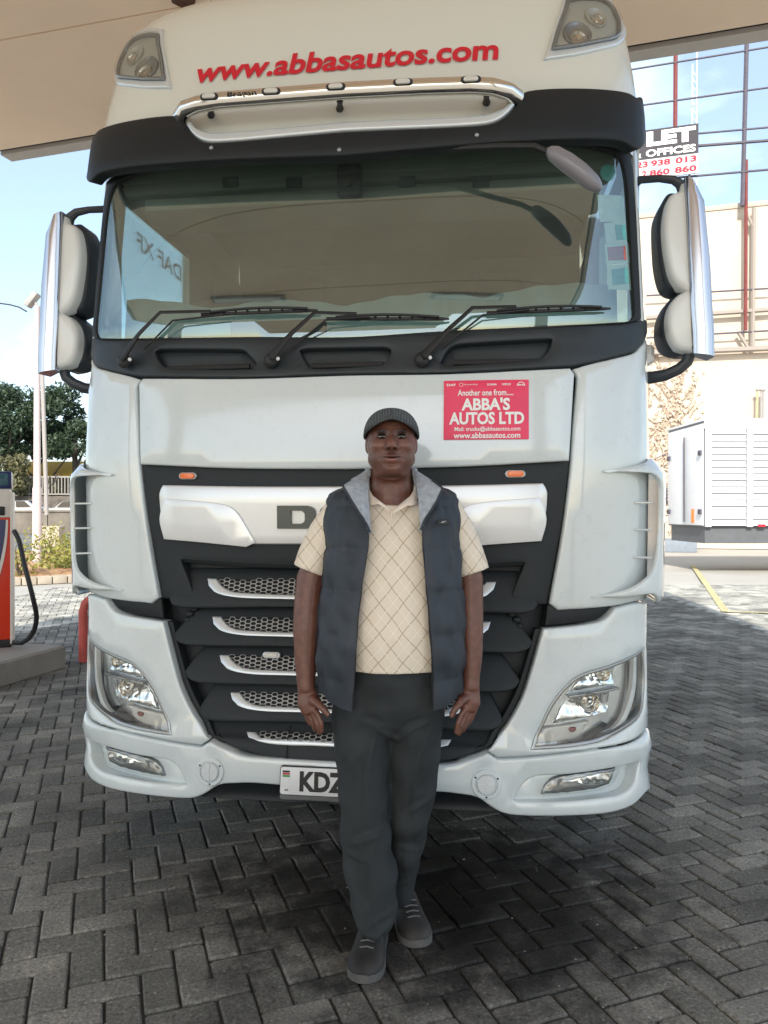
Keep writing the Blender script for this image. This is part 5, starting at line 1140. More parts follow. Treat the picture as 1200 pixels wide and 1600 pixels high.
zs = np.arange(bz0+.09, bz1-.22, .153)
for c_ in range(7):
    for z in zs:
        o = bpy.data.objects.new('louvre_slat', sm); COL.objects.link(o); o.parent = bt; o.location = (.575+c_*.97, -.0, z)
# left end: doors with hinges and lamps
for y0, y1 in ((.03, 1.10), (1.14, 2.2)): MB().box((-.012, (y0+y1)/2, (bz0+bz1)/2-.02), (.04, y1-y0, H_b-.1), bev=.01).build('end_door', 'boxwhite', bt)
for y in (.12, 2.1):
    for z in (bz0+.35, bz1-.75): MB().box((-.05, y, z), (.05,.16,.12), bev=.015).build('hinge', 'mauvesteel', bt)
MB().tube([(-.06, 1.05, bz0+.1), (-.06, 1.05, bz1-.3)], .018, 6).build('lock_rod', 'mauvesteel', bt); MB().box((-.05, .55, bz0+.25), (.04,.09,.34), bev=.01).build('marker_lamp', 'amber', bt)
MB().box((1.33, -.05, bz0+.03), (.18,.01,.06)).build('reflector', 'red', bt, smooth=False)
for x in (3.7, 5.9):
    for y in (.2, Db-.2):
        MB().loft([[(x+q*math.cos(t), y+o, .45+q*math.sin(t)) for t in np.linspace(0, 2*math.pi, 24, endpoint=False)] for o, q in ((-.14,.28),(-.14,.42),(-.11,.45),(.11,.45),(.14,.42),(.14,.28))]).build('wheel', 'rubber', bt)
MB().box((Lb/2, Db/2, .78), (Lb-.4,.8,.22)).build('chassis', 'rubber', bt, smooth=False)
# cab-step end poking out behind the white tractor truck
# small part that sticks out behind the tractor at its right
# ================================================================== PERSON
PY = 2.56
def X_(px, Y=PY): return (px-600)/1200*Y
def Z_(py, Y=PY): return CAMZ+(800-py)/1200*Y
person = empty('person', (X_(598), PY, 0)); po = Vector(person.location)
tag(person, 'man in knitted flat cap, navy padded vest, cream checked polo and dark trousers', 'person')
def remesh(mb, voxel, smooth=3, name='tmp', fac=.5):
    me = bpy.data.meshes.new(name); me.from_pydata([tuple(v) for v in mb.v], [], [tuple(f) for f in mb.f]); me.update()
    bm = bmesh.new(); bm.from_mesh(me); bmesh.ops.recalc_face_normals(bm, faces=bm.faces); bm.to_mesh(me); bm.free()
    o = bpy.data.objects.new(name, me); COL.objects.link(o)
    r = o.modifiers.new('r', 'REMESH'); r.mode = 'VOXEL'; r.voxel_size = voxel; r.use_smooth_shade = True
    if smooth: s = o.modifiers.new('s', 'SMOOTH'); s.factor = fac; s.iterations = smooth
    bpy.context.view_layer.update(); dg = bpy.context.evaluated_depsgraph_get(); m2 = bpy.data.meshes.new_from_object(o.evaluated_get(dg))
    bpy.data.objects.remove(o); return m2
def mesh_np(me): a = np.empty(len(me.vertices)*3); me.vertices.foreach_get('co', a); return a.reshape(-1, 3)
def put_np(me, a): me.vertices.foreach_set('co', a.ravel()); me.update()
def vnorm(me): a = np.empty(len(me.vertices)*3); me.vertices.foreach_get('normal', a); return a.reshape(-1, 3)
def link(me, name, material, par):
    me.materials.clear(); me.materials.append(M[material] if isinstance(material, str) else material); me.name = name
    o = bpy.data.objects.new(name, me); COL.objects.link(o); o.parent = par; me.shade_smooth(); return o
def vcolor(me, cols, name='tone'):
    a = me.attributes.new(name, 'FLOAT_COLOR', 'POINT'); c = np.ones((len(me.vertices), 4)); c[:, :3] = cols; a.data.foreach_set('color', c.ravel())
def ell(cx, cy, z, a, b, n=28, e=2.2, tilt=0.0):
    out = []
    for t in np.linspace(0, 2*math.pi, n, endpoint=False):
        c, s = math.cos(t), math.sin(t); out.append((cx+a*math.copysign(abs(s)**(2/e), s), cy-b*math.copysign(abs(c)**(2/e), c), z+tilt*(-c)))
    return out
def ringpx(l, r, v, cy, b, Y=PY, **k): return ell((X_(l, Y)+X_(r, Y))/2-po.x, cy, Z_(v, Y), (X_(r, Y)-X_(l, Y))/2, b, **k)
L_ = lambda px, py, y=0.0: Vector((X_(px, PY+y)-po.x, y, Z_(py, PY+y)))         # local point seen at px, py, at local depth y
# ---- body: head, neck, torso, arms, hands, legs as one surface
HX = X_(611.5)-po.x; HZ = lambda v: Z_(v, PY-.06)
b = MB()
hy = -.02
# skull and face masses (z of eye line at 684)
b.ellipsoid((HX, hy+.012, HZ(674)), (.079,.098,.066), None, 24, 16); b.ellipsoid((HX, hy-.012, HZ(697)), (.0805,.084,.078), None, 24, 16); b.ellipsoid((HX, hy-.020, HZ(716)), (.0790,.074,.056), None, 24, 16); b.ellipsoid((HX, hy-.055, HZ(732)), (.040,.038,.025), None, 16, 12)
for s in (-1, 1):
    b.ellipsoid((HX+s*.040, hy-.058, HZ(698)), (.030,.030,.026)); b.ellipsoid((HX+s*.040, hy-.038, HZ(716)), (.033,.042,.034))   # cheeks, jowls
    b.ellipsoid((HX+s*.030, hy-.082, HZ(677.5)), (.024,.012,.009))                                    # brow
    b.ellipsoid((HX+s*.079, hy+.022, HZ(693)), (.009,.018,.030), Matrix.Rotation(s*.25, 3, 'Z')); b.ellipsoid((HX+s*.077, hy+.014, HZ(703)), (.008,.012,.012))
    b.ellipsoid((HX+s*.0155, hy-.099, HZ(701)), (.0115,.013,.0095))                                   # nose wings
b.tube([(HX, hy-.086, HZ(681)), (HX, hy-.098, HZ(690)), (HX, hy-.112, HZ(699))], [.009,.012,.0165], 12); b.ellipsoid((HX, hy-.108, HZ(700)), (.0155,.015,.0125))
b.ellipsoid((HX, hy-.090, HZ(713.5)), (.027,.0125,.0065)); b.ellipsoid((HX, hy-.089, HZ(719.5)), (.0245,.0135,.0075))    # lips
b.tube([(HX, .03, HZ(700)), (HX, .035, HZ(745)), (HX-.002, .045, Z_(775)), (HX-.004, .05, Z_(800))], [.064,.070,.079,.10], 20)
b.ellipsoid((HX, hy-.015, HZ(738)), (.058,.055,.030))                                                 # double chin
cxT = X_(614)-po.x
b.loft([ringpx(575,652,775,.05,.07), ringpx(552,676,788,.05,.080), ringpx(535,693,805,.05,.09), ringpx(530,698,850,.045,.115), ringpx(530,700,930,.03,.14), ringpx(518,708,1000,.03,.15), ringpx(522,704,1080,.04,.14), ringpx(530,695,1130,.05,.125)])
for s, pts in ((-1, [(540,800,.05,.040),(508,850,.045,.046),(486,905,.04,.050),(481,950,.03,.048),(479,985,.02,.046),(478,1025,.01,.039),(478,1062,.0,.0315),(479,1080,-.005,.030)]),
               (1, [(688,800,.05,.040),(716,850,.045,.046),(734,905,.04,.046),(736,950,.03,.042),(736.5,985,.02,.040),(737,1025,.01,.036),(736,1060,.0,.0285),(736,1078,-.005,.029)])):
    b.tube([L_(u, v, y) for u, v, y, r in pts], [r for *_, r in pts], 16)
# hands
def hand(mb, s, wrist, palm, knuck, tips, thumb):
    W, Pm = L_(*wrist), L_(*palm)
    mb.tube([W, W.lerp(Pm, .5), Pm, L_(*knuck)], [.030,.036,.040,.032], 14, flat=.62)
    for base, mid, tip, r in tips: 
        B, Mi, T = L_(*base), L_(*mid), L_(*tip); mb.tube([Pm.lerp(B, .6), B, Mi, Mi.lerp(T, .55), T, T+(T-Mi)*.12], [r*1.05, r*1.08, r, r*.95, r*.82, r*.4], 10)
    B, Mi, T = [L_(*q) for q in thumb]; mb.tube([W.lerp(Pm, .55), B, Mi, T, T+(T-Mi)*.15], [.016,.0145,.0115,.0095,.004], 10)
hand(b, -1, (479,1078,-.005), (483,1098,-.012), (488,1113,-.018),
     [((497,1116,-.045),(502,1131,-.052),(503,1144,-.044),.0092), ((491,1118,-.028),(497,1134,-.034),(500,1146.5,-.028),.0096), ((483,1116,-.010),(489,1131,-.014),(493,1142,-.010),.0092), ((476,1111,.006),(481,1124,.004),(485,1133,.006),.0082)],
     [(496,1099,-.050),(505,1108,-.066),(513.5,1117.5,-.070)])
hand(b, 1, (736,1076,-.005), (732,1096,-.012), (729,1110,-.018),
     [((722,1114,-.045),(716,1130,-.052),(713,1145,-.044),.0092), ((728,1116,-.028),(721,1134,-.034),(716,1148,-.030),.0096), ((735,1115,-.010),(728,1131,-.014),(722,1143,-.012),.0092), ((742,1109,.006),(737,1122,.004),(731,1132,.004),.0082)],
     [(721,1095,-.050),(712,1106,-.066),(705,1119.5,-.070)])
# legs (inside the trousers)
legs = [[(575,1110,.06,.07),(566,1230,.03,.06),(574,1330,-.01,.045),(582,1420,-.05,.034),(586,1478,-.08,.032)], [(650,1110,.06,.07),(646,1230,.06,.06),(637,1330,.09,.036),(632,1390,.115,.028),(633,1425,.13,.028)]]
for lg in legs: b.tube([L_(u, v, y) for u, v, y, r in lg], [r for *_, r in lg], 14)
body = remesh(b, .0034, 3, fac=.5)
def lap(me, w, iters):
    c = mesh_np(me); e = np.empty(len(me.edges)*2, int); me.edges.foreach_get('vertices', e); e = e.reshape(-1, 2); deg = np.bincount(e.ravel(), minlength=len(c))[:, None]
    for _ in range(iters):
        s = np.zeros_like(c)
        for k in range(3): s[:, k] = np.bincount(e[:, 0], c[e[:, 1], k], len(c))+np.bincount(e[:, 1], c[e[:, 0], k], len(c))
        c = c+(s/np.maximum(deg, 1)-c)*w[:, None]*.6
    put_np(me, c); return c
co = mesh_np(body); wgt = np.clip((co[:, 2]-Z_(765))/.03, 0, 1)
feat = np.exp(-(((co[:, 0]-HX)/.030)**2+((co[:, 2]-HZ(706))/.030)**2)*1.2)*(co[:, 1] < hy-.07); ear = (np.abs(co[:, 0]-HX) > .074)
wgt = wgt*(1-.6*np.clip(feat, 0, 1))*(1-.7*ear); co = lap(body, wgt, 34)
# facial relief: forward (+) and back (-) in metres at (offset from the mid line, height, widths)
disp = np.zeros(len(co)); fr_ = np.clip((hy-.035-co[:, 1])/.02, 0, 1)
for dx, v, sx, sz, am in ((0,691,.0075,.016,.005),(0,700.5,.012,.008,.009),(.0165,702,.0065,.0055,.0065),(0,706.5,.014,.0035,-.004),(.031,683.5,.016,.0075,-.0085),(.033,674.5,.021,.0045,.005),(0,677,.008,.006,.002),
        (.044,697.5,.017,.011,.006),(.0275,704,.0035,.006,-.004),(.0325,711,.0035,.006,-.004),(.037,718,.0035,.005,-.0025),(0,713.6,.021,.0036,.0045),(0,717,.024,.0022,-.0045),(0,721,.0185,.0045,.0055),(0,727,.018,.0035,-.0045),(0,734,.019,.008,.005),(0,747,.055,.006,-.010),(.018,689,.006,.006,-.003)):
    for s in ((-1, 1) if dx else (1,)): disp += am*np.exp(-((co[:, 0]-HX-s*dx)/sx)**2-((co[:, 2]-HZ(v))/sz)**2)
co[:, 1] -= disp*fr_; put_np(body, co)
wr_ = np.exp(-((co[:, 2]-Z_(1080))/.022)**2)*(np.abs(co[:, 0]) > .2); co = lap(body, wr_, 14)
# soften the face a little more and colour it, painting in highlights and shade
sk = np.tile(np.array([.150,.066,.046]), (len(co), 1))
def blob(c, r, col, w=1.0):
    d = np.sqrt(np.sum(((co-np.array(c))/np.array(r))**2, 1)); k = np.clip(1.4-d, 0, 1)[:, None]*w; sk[:] = sk*(1-k)+np.array(col)*k
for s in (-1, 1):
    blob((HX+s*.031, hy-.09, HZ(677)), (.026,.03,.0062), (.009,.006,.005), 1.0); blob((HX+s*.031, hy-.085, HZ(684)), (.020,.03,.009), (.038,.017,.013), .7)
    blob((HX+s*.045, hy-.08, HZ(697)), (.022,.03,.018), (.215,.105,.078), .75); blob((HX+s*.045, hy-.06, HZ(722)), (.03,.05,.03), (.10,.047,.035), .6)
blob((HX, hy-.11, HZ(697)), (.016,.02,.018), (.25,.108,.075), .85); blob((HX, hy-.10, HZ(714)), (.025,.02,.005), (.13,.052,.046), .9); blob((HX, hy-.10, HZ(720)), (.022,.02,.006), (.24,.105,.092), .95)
blob((HX, hy-.08, HZ(664)), (.04,.03,.012), (.20,.095,.070), .6); blob((HX, hy-.09, HZ(731)), (.025,.03,.008), (.18,.085,.063), .6); blob((HX, hy-.06, HZ(745)), (.06,.06,.010), (.06,.028,.02), .7); blob((HX, hy-.09, HZ(709)), (.028,.02,.006), (.085,.038,.029), .6)  # forehead and chin highlights, shade below nose and chin, all in the colour
for q in ((513.5,1117.5,-.072),(705,1119.5,-.072),(713,1145,-.05)): blob(L_(*q), (.010,.010,.010), (.20,.095,.075), .8)
vcolor(body, sk)
def skin_mat():
    m, nt, p = nodes_mat('dark_brown_skin'); a = N(nt, 'ShaderNodeAttribute', _attribute_name='tone'); t = N(nt, 'ShaderNodeTexCoord'); n = N(nt, 'ShaderNodeTexNoise', Scale=45.0, Detail=6.0); nt.links.new(t.outputs['Object'], n.inputs['Vector'])
    r = ramp(nt, n.outputs[0], [(.3, (.78,.78,.78)), (.7, (1.2,1.18,1.15))]); mm = N(nt, 'ShaderNodeMix', _data_type='RGBA', _blend_type='MULTIPLY'); mm.inputs['Factor'].default_value = 1
    nt.links.new(a.outputs['Color'], mm.inputs['A']); nt.links.new(r.outputs[0], mm.inputs['B']); nt.links.new(mm.outputs['Result'], p.inputs['Base Color']); p.inputs['Roughness'].default_value = .40; p.inputs['Specular IOR Level'].default_value = .45
    p.inputs['Subsurface Weight'].default_value = .08; p.inputs['Subsurface Radius'].default_value = (.02,.006,.004); p.inputs['Subsurface Scale'].default_value = .3
    n2 = N(nt, 'ShaderNodeTexNoise', Scale=380.0, Detail=3.0); nt.links.new(t.outputs['Object'], n2.inputs['Vector']); bu = N(nt, 'ShaderNodeBump', Strength=.12, Distance=.003); nt.links.new(n2.outputs[0], bu.inputs['Height']); nt.links.new(bu.outputs[0], p.inputs['Normal']); return m
M['skin'] = skin_mat(); bo = link(body, 'body', 'skin', person)
# eyes
M['eyewhite'] = mat('eye_white', (.26,.23,.21), .5, spec=.2); M['iris'] = mat('dark_iris', (.015,.008,.005), .1, coat=.6); M['lash'] = mat('dark_lashes', (.010,.006,.005), .95, spec=0.0)
for s in (-1, 1):
    c = Vector((HX+s*.0305, hy-.0765, HZ(684.0))); e = MB().ellipsoid(c, (.0145,.010,.0058), None, 18, 12).build('eye', 'eyewhite', person)
    MB().ellipsoid(c+Vector((0, -.0070, .0006)), (.0062,.0040,.0060), None, 12, 8).build('iris', 'iris', e)
    MB().tube([c+Vector((x, -.0098+ (x/.0145)**2*.0055, .0062-(x/.0145)**2*.0045)) for x in np.linspace(-.0155, .0155, 9)], [.0012,.0024,.0028,.003,.003,.003,.0028,.0024,.0012], 6).build('upper_lid', 'lash', e)
    MB().tube([c+Vector((x, -.0088+(x/.0145)**2*.005, -.0058+(x/.0145)**2*.004)) for x in np.linspace(-.013, .013, 9)], .0015, 5).build('lower_lid', 'lash', e)
    MB().ellipsoid((HX+s*.0095, hy-.1205, HZ(703.4)), (.0048,.004,.0028), None, 10, 6).build('nostril', 'lash', person)
MB().tube([(HX+x, hy-.0985+(x/.026)**2*.010, HZ(716.8)+(abs(x)/.026)**2*.0045) for x in np.linspace(-.026, .026, 11)], .0019, 5).build('lip_line', 'lash', person)
# ---- clothing
def cloth_mat(name, c1, c2, scale, rough=.85, bump=.3, bs=300, sheen=.2):
    m, nt, p = nodes_mat(name); t = N(nt, 'ShaderNodeTexCoord'); n = N(nt, 'ShaderNodeTexNoise', Scale=scale, Detail=6.0); nt.links.new(t.outputs['Object'], n.inputs['Vector']); r = ramp(nt, n.outputs[0], [(.3, c1), (.7, c2)]); nt.links.new(r.outputs[0], p.inputs['Base Color'])
    p.inputs['Roughness'].default_value = rough; p.inputs['Sheen Weight'].default_value = sheen
    n2 = N(nt, 'ShaderNodeTexNoise', Scale=bs, Detail=3.0); nt.links.new(t.outputs['Object'], n2.inputs['Vector']); bu = N(nt, 'ShaderNodeBump', Strength=bump, Distance=.003); nt.links.new(n2.outputs[0], bu.inputs['Height']); nt.links.new(bu.outputs[0], p.inputs['Normal']); return m
def polo_mat():
    m, nt, p = nodes_mat('cream_checked_polo'); t = N(nt, 'ShaderNodeTexCoord'); s = N(nt, 'ShaderNodeSeparateXYZ'); nt.links.new(t.outputs['Object'], s.inputs[0])
    nz_ = N(nt, 'ShaderNodeTexNoise', Scale=7.0, Detail=2.0); nt.links.new(t.outputs['Object'], nz_.inputs['Vector'])
    def line(sx, sz, ph, w0, w1):
        a = N(nt, 'ShaderNodeMath', _operation='MULTIPLY'); a.inputs[1].default_value = sx; nt.links.new(s.outputs['X'], a.inputs[0])
        b = N(nt, 'ShaderNodeMath', _operation='MULTIPLY_ADD'); b.inputs[1].default_value = sz; nt.links.new(s.outputs['Z'], b.inputs[0]); nt.links.new(a.outputs[0], b.inputs[2])
        b2 = N(nt, 'ShaderNodeMath', _operation='MULTIPLY_ADD'); b2.inputs[1].default_value = .35; nt.links.new(nz_.outputs[0], b2.inputs[0]); nt.links.new(b.outputs[0], b2.inputs[2])
        c = N(nt, 'ShaderNodeMath', _operation='ADD'); c.inputs[1].default_value = ph; nt.links.new(b2.outputs[0], c.inputs[0]); f = N(nt, 'ShaderNodeMath', _operation='FRACT'); nt.links.new(c.outputs[0], f.inputs[0])
        return ramp(nt, f.outputs[0], [(.0, (1,1,1)), (w0, (1,1,1)), (w0+.005, (0,0,0)), (1, (0,0,0))])
    kx, kz = 13.0, 10.6
    x = None; base = (.74,.645,.52)
    prev = N(nt, 'ShaderNodeRGB'); prev.outputs[0].default_value = (*base, 1); cur = prev.outputs[0]
    for sx, sz, ph, w_, col in ((kx, kz, 0, .045, (.44,.35,.25)), (kx, -kz, 0, .045, (.44,.35,.25)), (kx, kz, .42, .035, (.82,.74,.63)), (kx, -kz, .42, .035, (.82,.74,.63))):
        l = line(sx, sz, ph, w_, 0); mm = N(nt, 'ShaderNodeMix', _data_type='RGBA'); nt.links.new(l.outputs[0], mm.inputs['Factor']); nt.links.new(cur, mm.inputs['A']); mm.inputs['B'].default_value = (*col, 1); cur = mm.outputs['Result']
    nt.links.new(cur, p.inputs['Base Color']); p.inputs['Roughness'].default_value = .9; p.inputs['Sheen Weight'].default_value = .15
    n2 = N(nt, 'ShaderNodeTexNoise', Scale=420.0, Detail=3.0); nt.links.new(t.outputs['Object'], n2.inputs['Vector']); bu = N(nt, 'ShaderNodeBump', Strength=.25, Distance=.002); nt.links.new(n2.outputs[0], bu.inputs['Height']); nt.links.new(bu.outputs[0], p.inputs['Normal']); return m
M['polo'] = polo_mat(); M['polocollar'] = cloth_mat('cream_collar_knit', (.68,.57,.46), (.78,.67,.55), 30)
M['trouser'] = cloth_mat('charcoal_trousers', (.0155,.0188,.0198), (.027,.031,.0325), 14, .88, .25, 500, 0); M['navy'] = cloth_mat('navy_padded_nylon', (.016,.0225,.031), (.026,.034,.045), 9, .6, .12, 200, .02)
M['fleece'] = cloth_mat('grey_fleece_lining', (.26,.29,.33), (.40,.43,.47), 60, .95, .6, 220, .3); M['shoe'] = cloth_mat('dusty_black_shoe', (.010,.0098,.0095), (.042,.039,.035), 9, .65, .2, 120, 0)
def smooth_noise(co, f, seed):
    r = np.random.RandomState(seed); out = np.zeros(len(co))
    for k in range(6): d = r.normal(size=3)*f; out += np.sin(co@d+r.rand()*6.28)
    return out/6
# polo: torso and sleeves as one skin
b = MB()
b.loft([ringpx(568,654,768,.05,.074,tilt=.042), ringpx(547,682,776,.05,.090,tilt=.03), ringpx(523,706,790,.05,.112), ringpx(516,712,815,.045,.125), ringpx(517,711,870,.035,.145), ringpx(520,710,930,.022,.158), ringpx(518,710,985,.020,.168), ringpx(520,707,1020,.024,.166), ringpx(524,704,1041,.026,.160)])
for pts in ([(540,795,.05,.066),(512,835,.045,.067),(496,868,.04,.066),(486.5,892,.038,.063)], [(690,795,.05,.064),(718,838,.045,.062),(731,870,.04,.060),(739,895,.038,.057)]):
    b.tube([L_(u, v, y) for u, v, y, r in pts], [r for *_, r in pts], 18)
polo = remesh(b, .0055, 4); co2 = mesh_np(polo); nn = vnorm(polo)
fold = smooth_noise(co2*np.array([1,1,.35]), 26, 2)*.0035+smooth_noise(co2, 60, 5)*.0014; put_np(polo, co2+nn*fold[:, None]); link(polo, 'polo_shirt', 'polo', person)
# polo collar flaps and placket
def sheet(rows, name, material, par, th=.004, dbl=True):
    """rows of points -> thick sheet"""
    R, C = len(rows), len(rows[0]); V = [Vector(p) for r in rows for p in r]; Nn = []
    for i in range(R):
        for j in range(C):
            a = V[min(i+1, R-1)*C+j]-V[max(i-1, 0)*C+j]; c = V[i*C+min(j+1, C-1)]-V[i*C+max(j-1, 0)]; n_ = a.cross(c); Nn.append(n_.normalized() if n_.length > 0 else Vector((0, -1, 0)))
    W = [v-n_*th for v, n_ in zip(V, Nn)]; F = []; o = R*C
    for i in range(R-1):
        for j in range(C-1): q = (i*C+j, i*C+j+1, (i+1)*C+j+1, (i+1)*C+j); F.append(q); F.append(tuple(k+o for k in q[::-1]))
    for i in range(R-1): F.append((i*C, (i+1)*C, (i+1)*C+o, i*C+o)); F.append((i*C+C-1, i*C+C-1+o, (i+1)*C+C-1+o, (i+1)*C+C-1))
    for j in range(C-1): F.append((j, j+o, j+1+o, j+1)); F.append(((R-1)*C+j, (R-1)*C+j+1, (R-1)*C+j+1+o, (R-1)*C+j+o))
    return mesh_obj(name, V+W, F, material, par, True, 60)
for s, top, bot in ((-1, [(576,750,.045),(577,764,-.01),(583,775,-.055),(594,783,-.085),(611,796,-.118)], [(574,762,.05),(574,782,-.03),(577,790,-.085),(592,786.5,-.118),(609,800,-.130)]),
                    (1, [(648,750,.045),(647,764,-.01),(641,775,-.055),(631,783,-.085),(613,797,-.118)], [(651,762,.05),(652,782,-.03),(650,789,-.085),(636,790,-.118),(615,803,-.130)])):
    rows = []
    n_ = 16
    for t in np.linspace(0, 1, n_):
        f_ = t*(len(top)-1); i = min(int(f_), len(top)-2); u = f_-i; A = L_(*top[i]).lerp(L_(*top[i+1]), u); B = L_(*bot[i]).lerp(L_(*bot[i+1]), u); rows.append([A.lerp(B, k)+Vector((0, -.008*math.sin(math.pi*k), .003*math.sin(math.pi*k))) for k in np.linspace(0, 1, 6)])
    sheet(rows, 'collar', 'polocollar', person, .005*s)
MB().tube([L_(613,799,-.124), L_(610,815,-.132), L_(607,833,-.138)], [.004,.003,.002], 6).build('placket_fold', 'polocollar', person)
# trousers
b = MB()
b.loft([ringpx(524,703,1028,.03,.14), ringpx(520,704,1060,.035,.148), ringpx(516,701,1100,.045,.15), ringpx(524,690,1128,.05,.13), ringpx(545,672,1150,.05,.10)])
LL = [(516,606,1070,.04,.135), (516,610,1100,.04,.138), (518,611,1130,.04,.130), (522,611,1180,.03,.118), (527,609,1233,.015,.105), (532,607,1290,-.0,.095), (536,613,1340,-.02,.085), (540,619,1386,-.045,.078), (548,618,1425,-.06,.074), (556,613.5,1459,-.075,.070)]
RL_ = [(612,703,1070,.045,.135), (609,700,1100,.048,.138), (607,694,1130,.055,.130), (604,689,1180,.06,.118), (601,684,1233,.065,.105), (602,672,1290,.08,.092), (611,660,1340,.10,.080), (616,650,1386,.115,.070), (619,644,1405,.12,.066), (620,641.5,1421,.125,.064)]
for lg in (LL, RL_): b.loft([[Vector(p) for p in ell((X_(l, PY+cy)+X_(r, PY+cy))/2-po.x, cy, Z_(v, PY+cy-.05), (X_(r, PY+cy)-X_(l, PY+cy))/2, bb, n=26, e=2.1)] for l, r, v, cy, bb in lg])
tro = remesh(b, .0055, 3); co3 = mesh_np(tro); lap(tro, np.exp(-((co3[:, 2]-Z_(1130))/.06)**2), 12); co3 = mesh_np(tro); nn = vnorm(tro); z = co3[:, 2]
amp = .006+.006*np.clip((.55-z)/.4, 0, 1)
wr = smooth_noise(co3*np.array([1,1,1.6]), 18, 8)*amp*1.4+smooth_noise(co3*np.array([1.3,1.3,.5]), 34, 9)*.0035
# creases and folds, each with its own place, direction and length
front = np.clip((.10-co3[:, 1])/.06, 0, 1)
def crease(px, py, ang, ln, wd_, dp):
    global wr
    c = np.array([X_(px)-po.x, Z_(py)]); d = np.array([math.cos(ang), math.sin(ang)]); r = co3[:, [0, 2]]-c; pa = r@d; pe = r@np.array([-d[1], d[0]])+.9*pa*pa
    wr = wr+dp*(np.exp(-(pe/wd_)**2)-.8*np.exp(-((pe-wd_*2.0)/(wd_*1.5))**2))*np.exp(-(pa/ln)**2)*front
for q in ((576,1210,1.54,.16,.006,.004),(580,1370,1.62,.16,.006,.005),(645,1230,1.5,.2,.006,.004),(634,1360,1.66,.08,.005,.003),
          (572,1293,.35,.055,.010,.008),(556,1318,-.3,.04,.009,.006),(600,1135,-.6,.05,.009,.006),(585,1120,-.25,.05,.008,.005),(630,1140,.7,.05,.009,.006),(648,1125,.3,.05,.008,.005),(655,1255,.5,.045,.010,.006),
          (590,1422,.5,.04,.008,.008),(572,1440,-.4,.03,.007,.006),(600,1400,.25,.03,.007,.005),(633,1390,.5,.03,.006,.005),(640,1330,-.3,.035,.008,.005),(550,1180,.9,.06,.009,.005)): crease(*q)
put_np(tro, co3+nn*wr[:, None]); link(tro, 'trousers', 'trouser', person)
# ---- padded vest: open front, quilted
rowsv = [  # left, right, v, centre depth, half depth, opening left px, opening right px
    (567,658,757,.058,.080,567.5,657.5),(549,677,763,.056,.098,552,674),(531,697,768,.054,.116,541,686),(520,707.5,774,.052,.130,545,690),(515.5,711.5,784,.05,.142,553,681),(513,713,800,.046,.152,562,670),(512,713.5,822,.042,.160,576,660),(511,714,850,.036,.168,575,661),(511,714.5,880,.030,.174,570,664),
    (510,715.5,910,.026,.178,565,666),(507,717,940,.022,.181,561,669),(504,718.5,970,.020,.183,558,671),(501.5,719.5,1000,.02,.184,556,674),(501,719.5,1025,.022,.183,554.5,675.5),(502,718,1048,.026,.180,553,676.5),(504,716,1064,.028,.177,551.5,677),(507,713,1076,.030,.175,550.5,677.3)]
def interp_row(t):
    f_ = t*(len(rowsv)-1); i = min(int(f_), len(rowsv)-2); u = f_-i; return tuple(p*(1-u)+q*u for p, q in zip(rowsv[i], rowsv[i+1]))
E_ = 2.3
def vest_pt(row, th, out=0.0, dz=0.0):
    l, r, v, cy, bb = row[:5]; a = (X_(r)-X_(l))/2+out; cx = (X_(l)+X_(r))/2-po.x; s_, c_ = math.sin(th), math.cos(th)
    return Vector((cx+a*math.copysign(abs(s_)**(2/E_), s_), cy-(bb+out)*math.copysign(abs(c_)**(2/E_), c_), Z_(v)+dz))
def th_of(row, px):
    l, r, v, cy, bb = row[:5]; a = (X_(r)-X_(l))/2; cx = (X_(l)+X_(r))/2-po.x; Y = PY+cy-bb
    x = X_(px, Y+.0)-po.x
    k = max(-.999, min(.999, (x-cx)/a)); return math.copysign(math.asin(abs(k)**(E_/2)), k)
NV, NT = 92, 110; rows = []
for j in range(NV):
    t = j/(NV-1); row = interp_row(t); tl, tr = th_of(row, row[5]), th_of(row, row[6]); r_ = []
    q = (row[2]-792)/64.0; quilt = .0085*abs(math.sin(math.pi*q))**.35 if row[2] > 780 else .004
    for k in range(NT):
        u = k/(NT-1); th = tl-(2*math.pi-(tr-tl))*u          # from the left opening round the back to the right opening
        e = min(u, 1-u)*60; edge = min(1, e)
        nse = .0060*math.sin(row[2]*.038+th*15)*math.sin(row[2]*.021-th*4)+.0042*math.sin(row[2]*.12-th*7+1)*math.sin(th*5+1)+.0035*math.sin(th*31+row[2]*.03)*(1-abs(math.sin(math.pi*q)))**1.5
        hem = 0.0
        if row[2] > 1040: hem = -(row[2]-1040)/36.0*.055*max(0, math.cos(th))**2*(1.0 if th < 0 or u < .5 else .75)
        r_.append(vest_pt(row, th, (quilt+nse*.8)*(.35+.65*edge), hem))
    rows.append(r_)
vest = sheet(rows, 'padded_vest', 'navy', person, .010)
for s in (0, -1):   # zip tapes along the open edges
    pts = [r[s]+Vector((0, -.004, 0)) for r in rows[16:]]; zt = MB().tube(pts, .0035, 6).build('zip', 'rubber', person)
zl = [r[-1]+Vector((.002, -.004, 0)) for r in rows[74:]]; MB().tube(zl, .0022, 5).build('zip_tape_end', 'fleece', person)
zl = [r[0]+Vector((.0, -.003, 0)) for r in rows[70:]]; MB().tube(zl, .002, 5).build('zip_tape_end', 'fleece', person)
# armhole piping
for s, u, v in ((-1, 512, 835), (1, 716, 838)):
    A = L_(u, v, .045); d = (L_(500,868,.04)-L_(530,800,.05)).normalized() if s < 0 else (L_(726,868,.04)-L_(702,800,.05)).normalized()
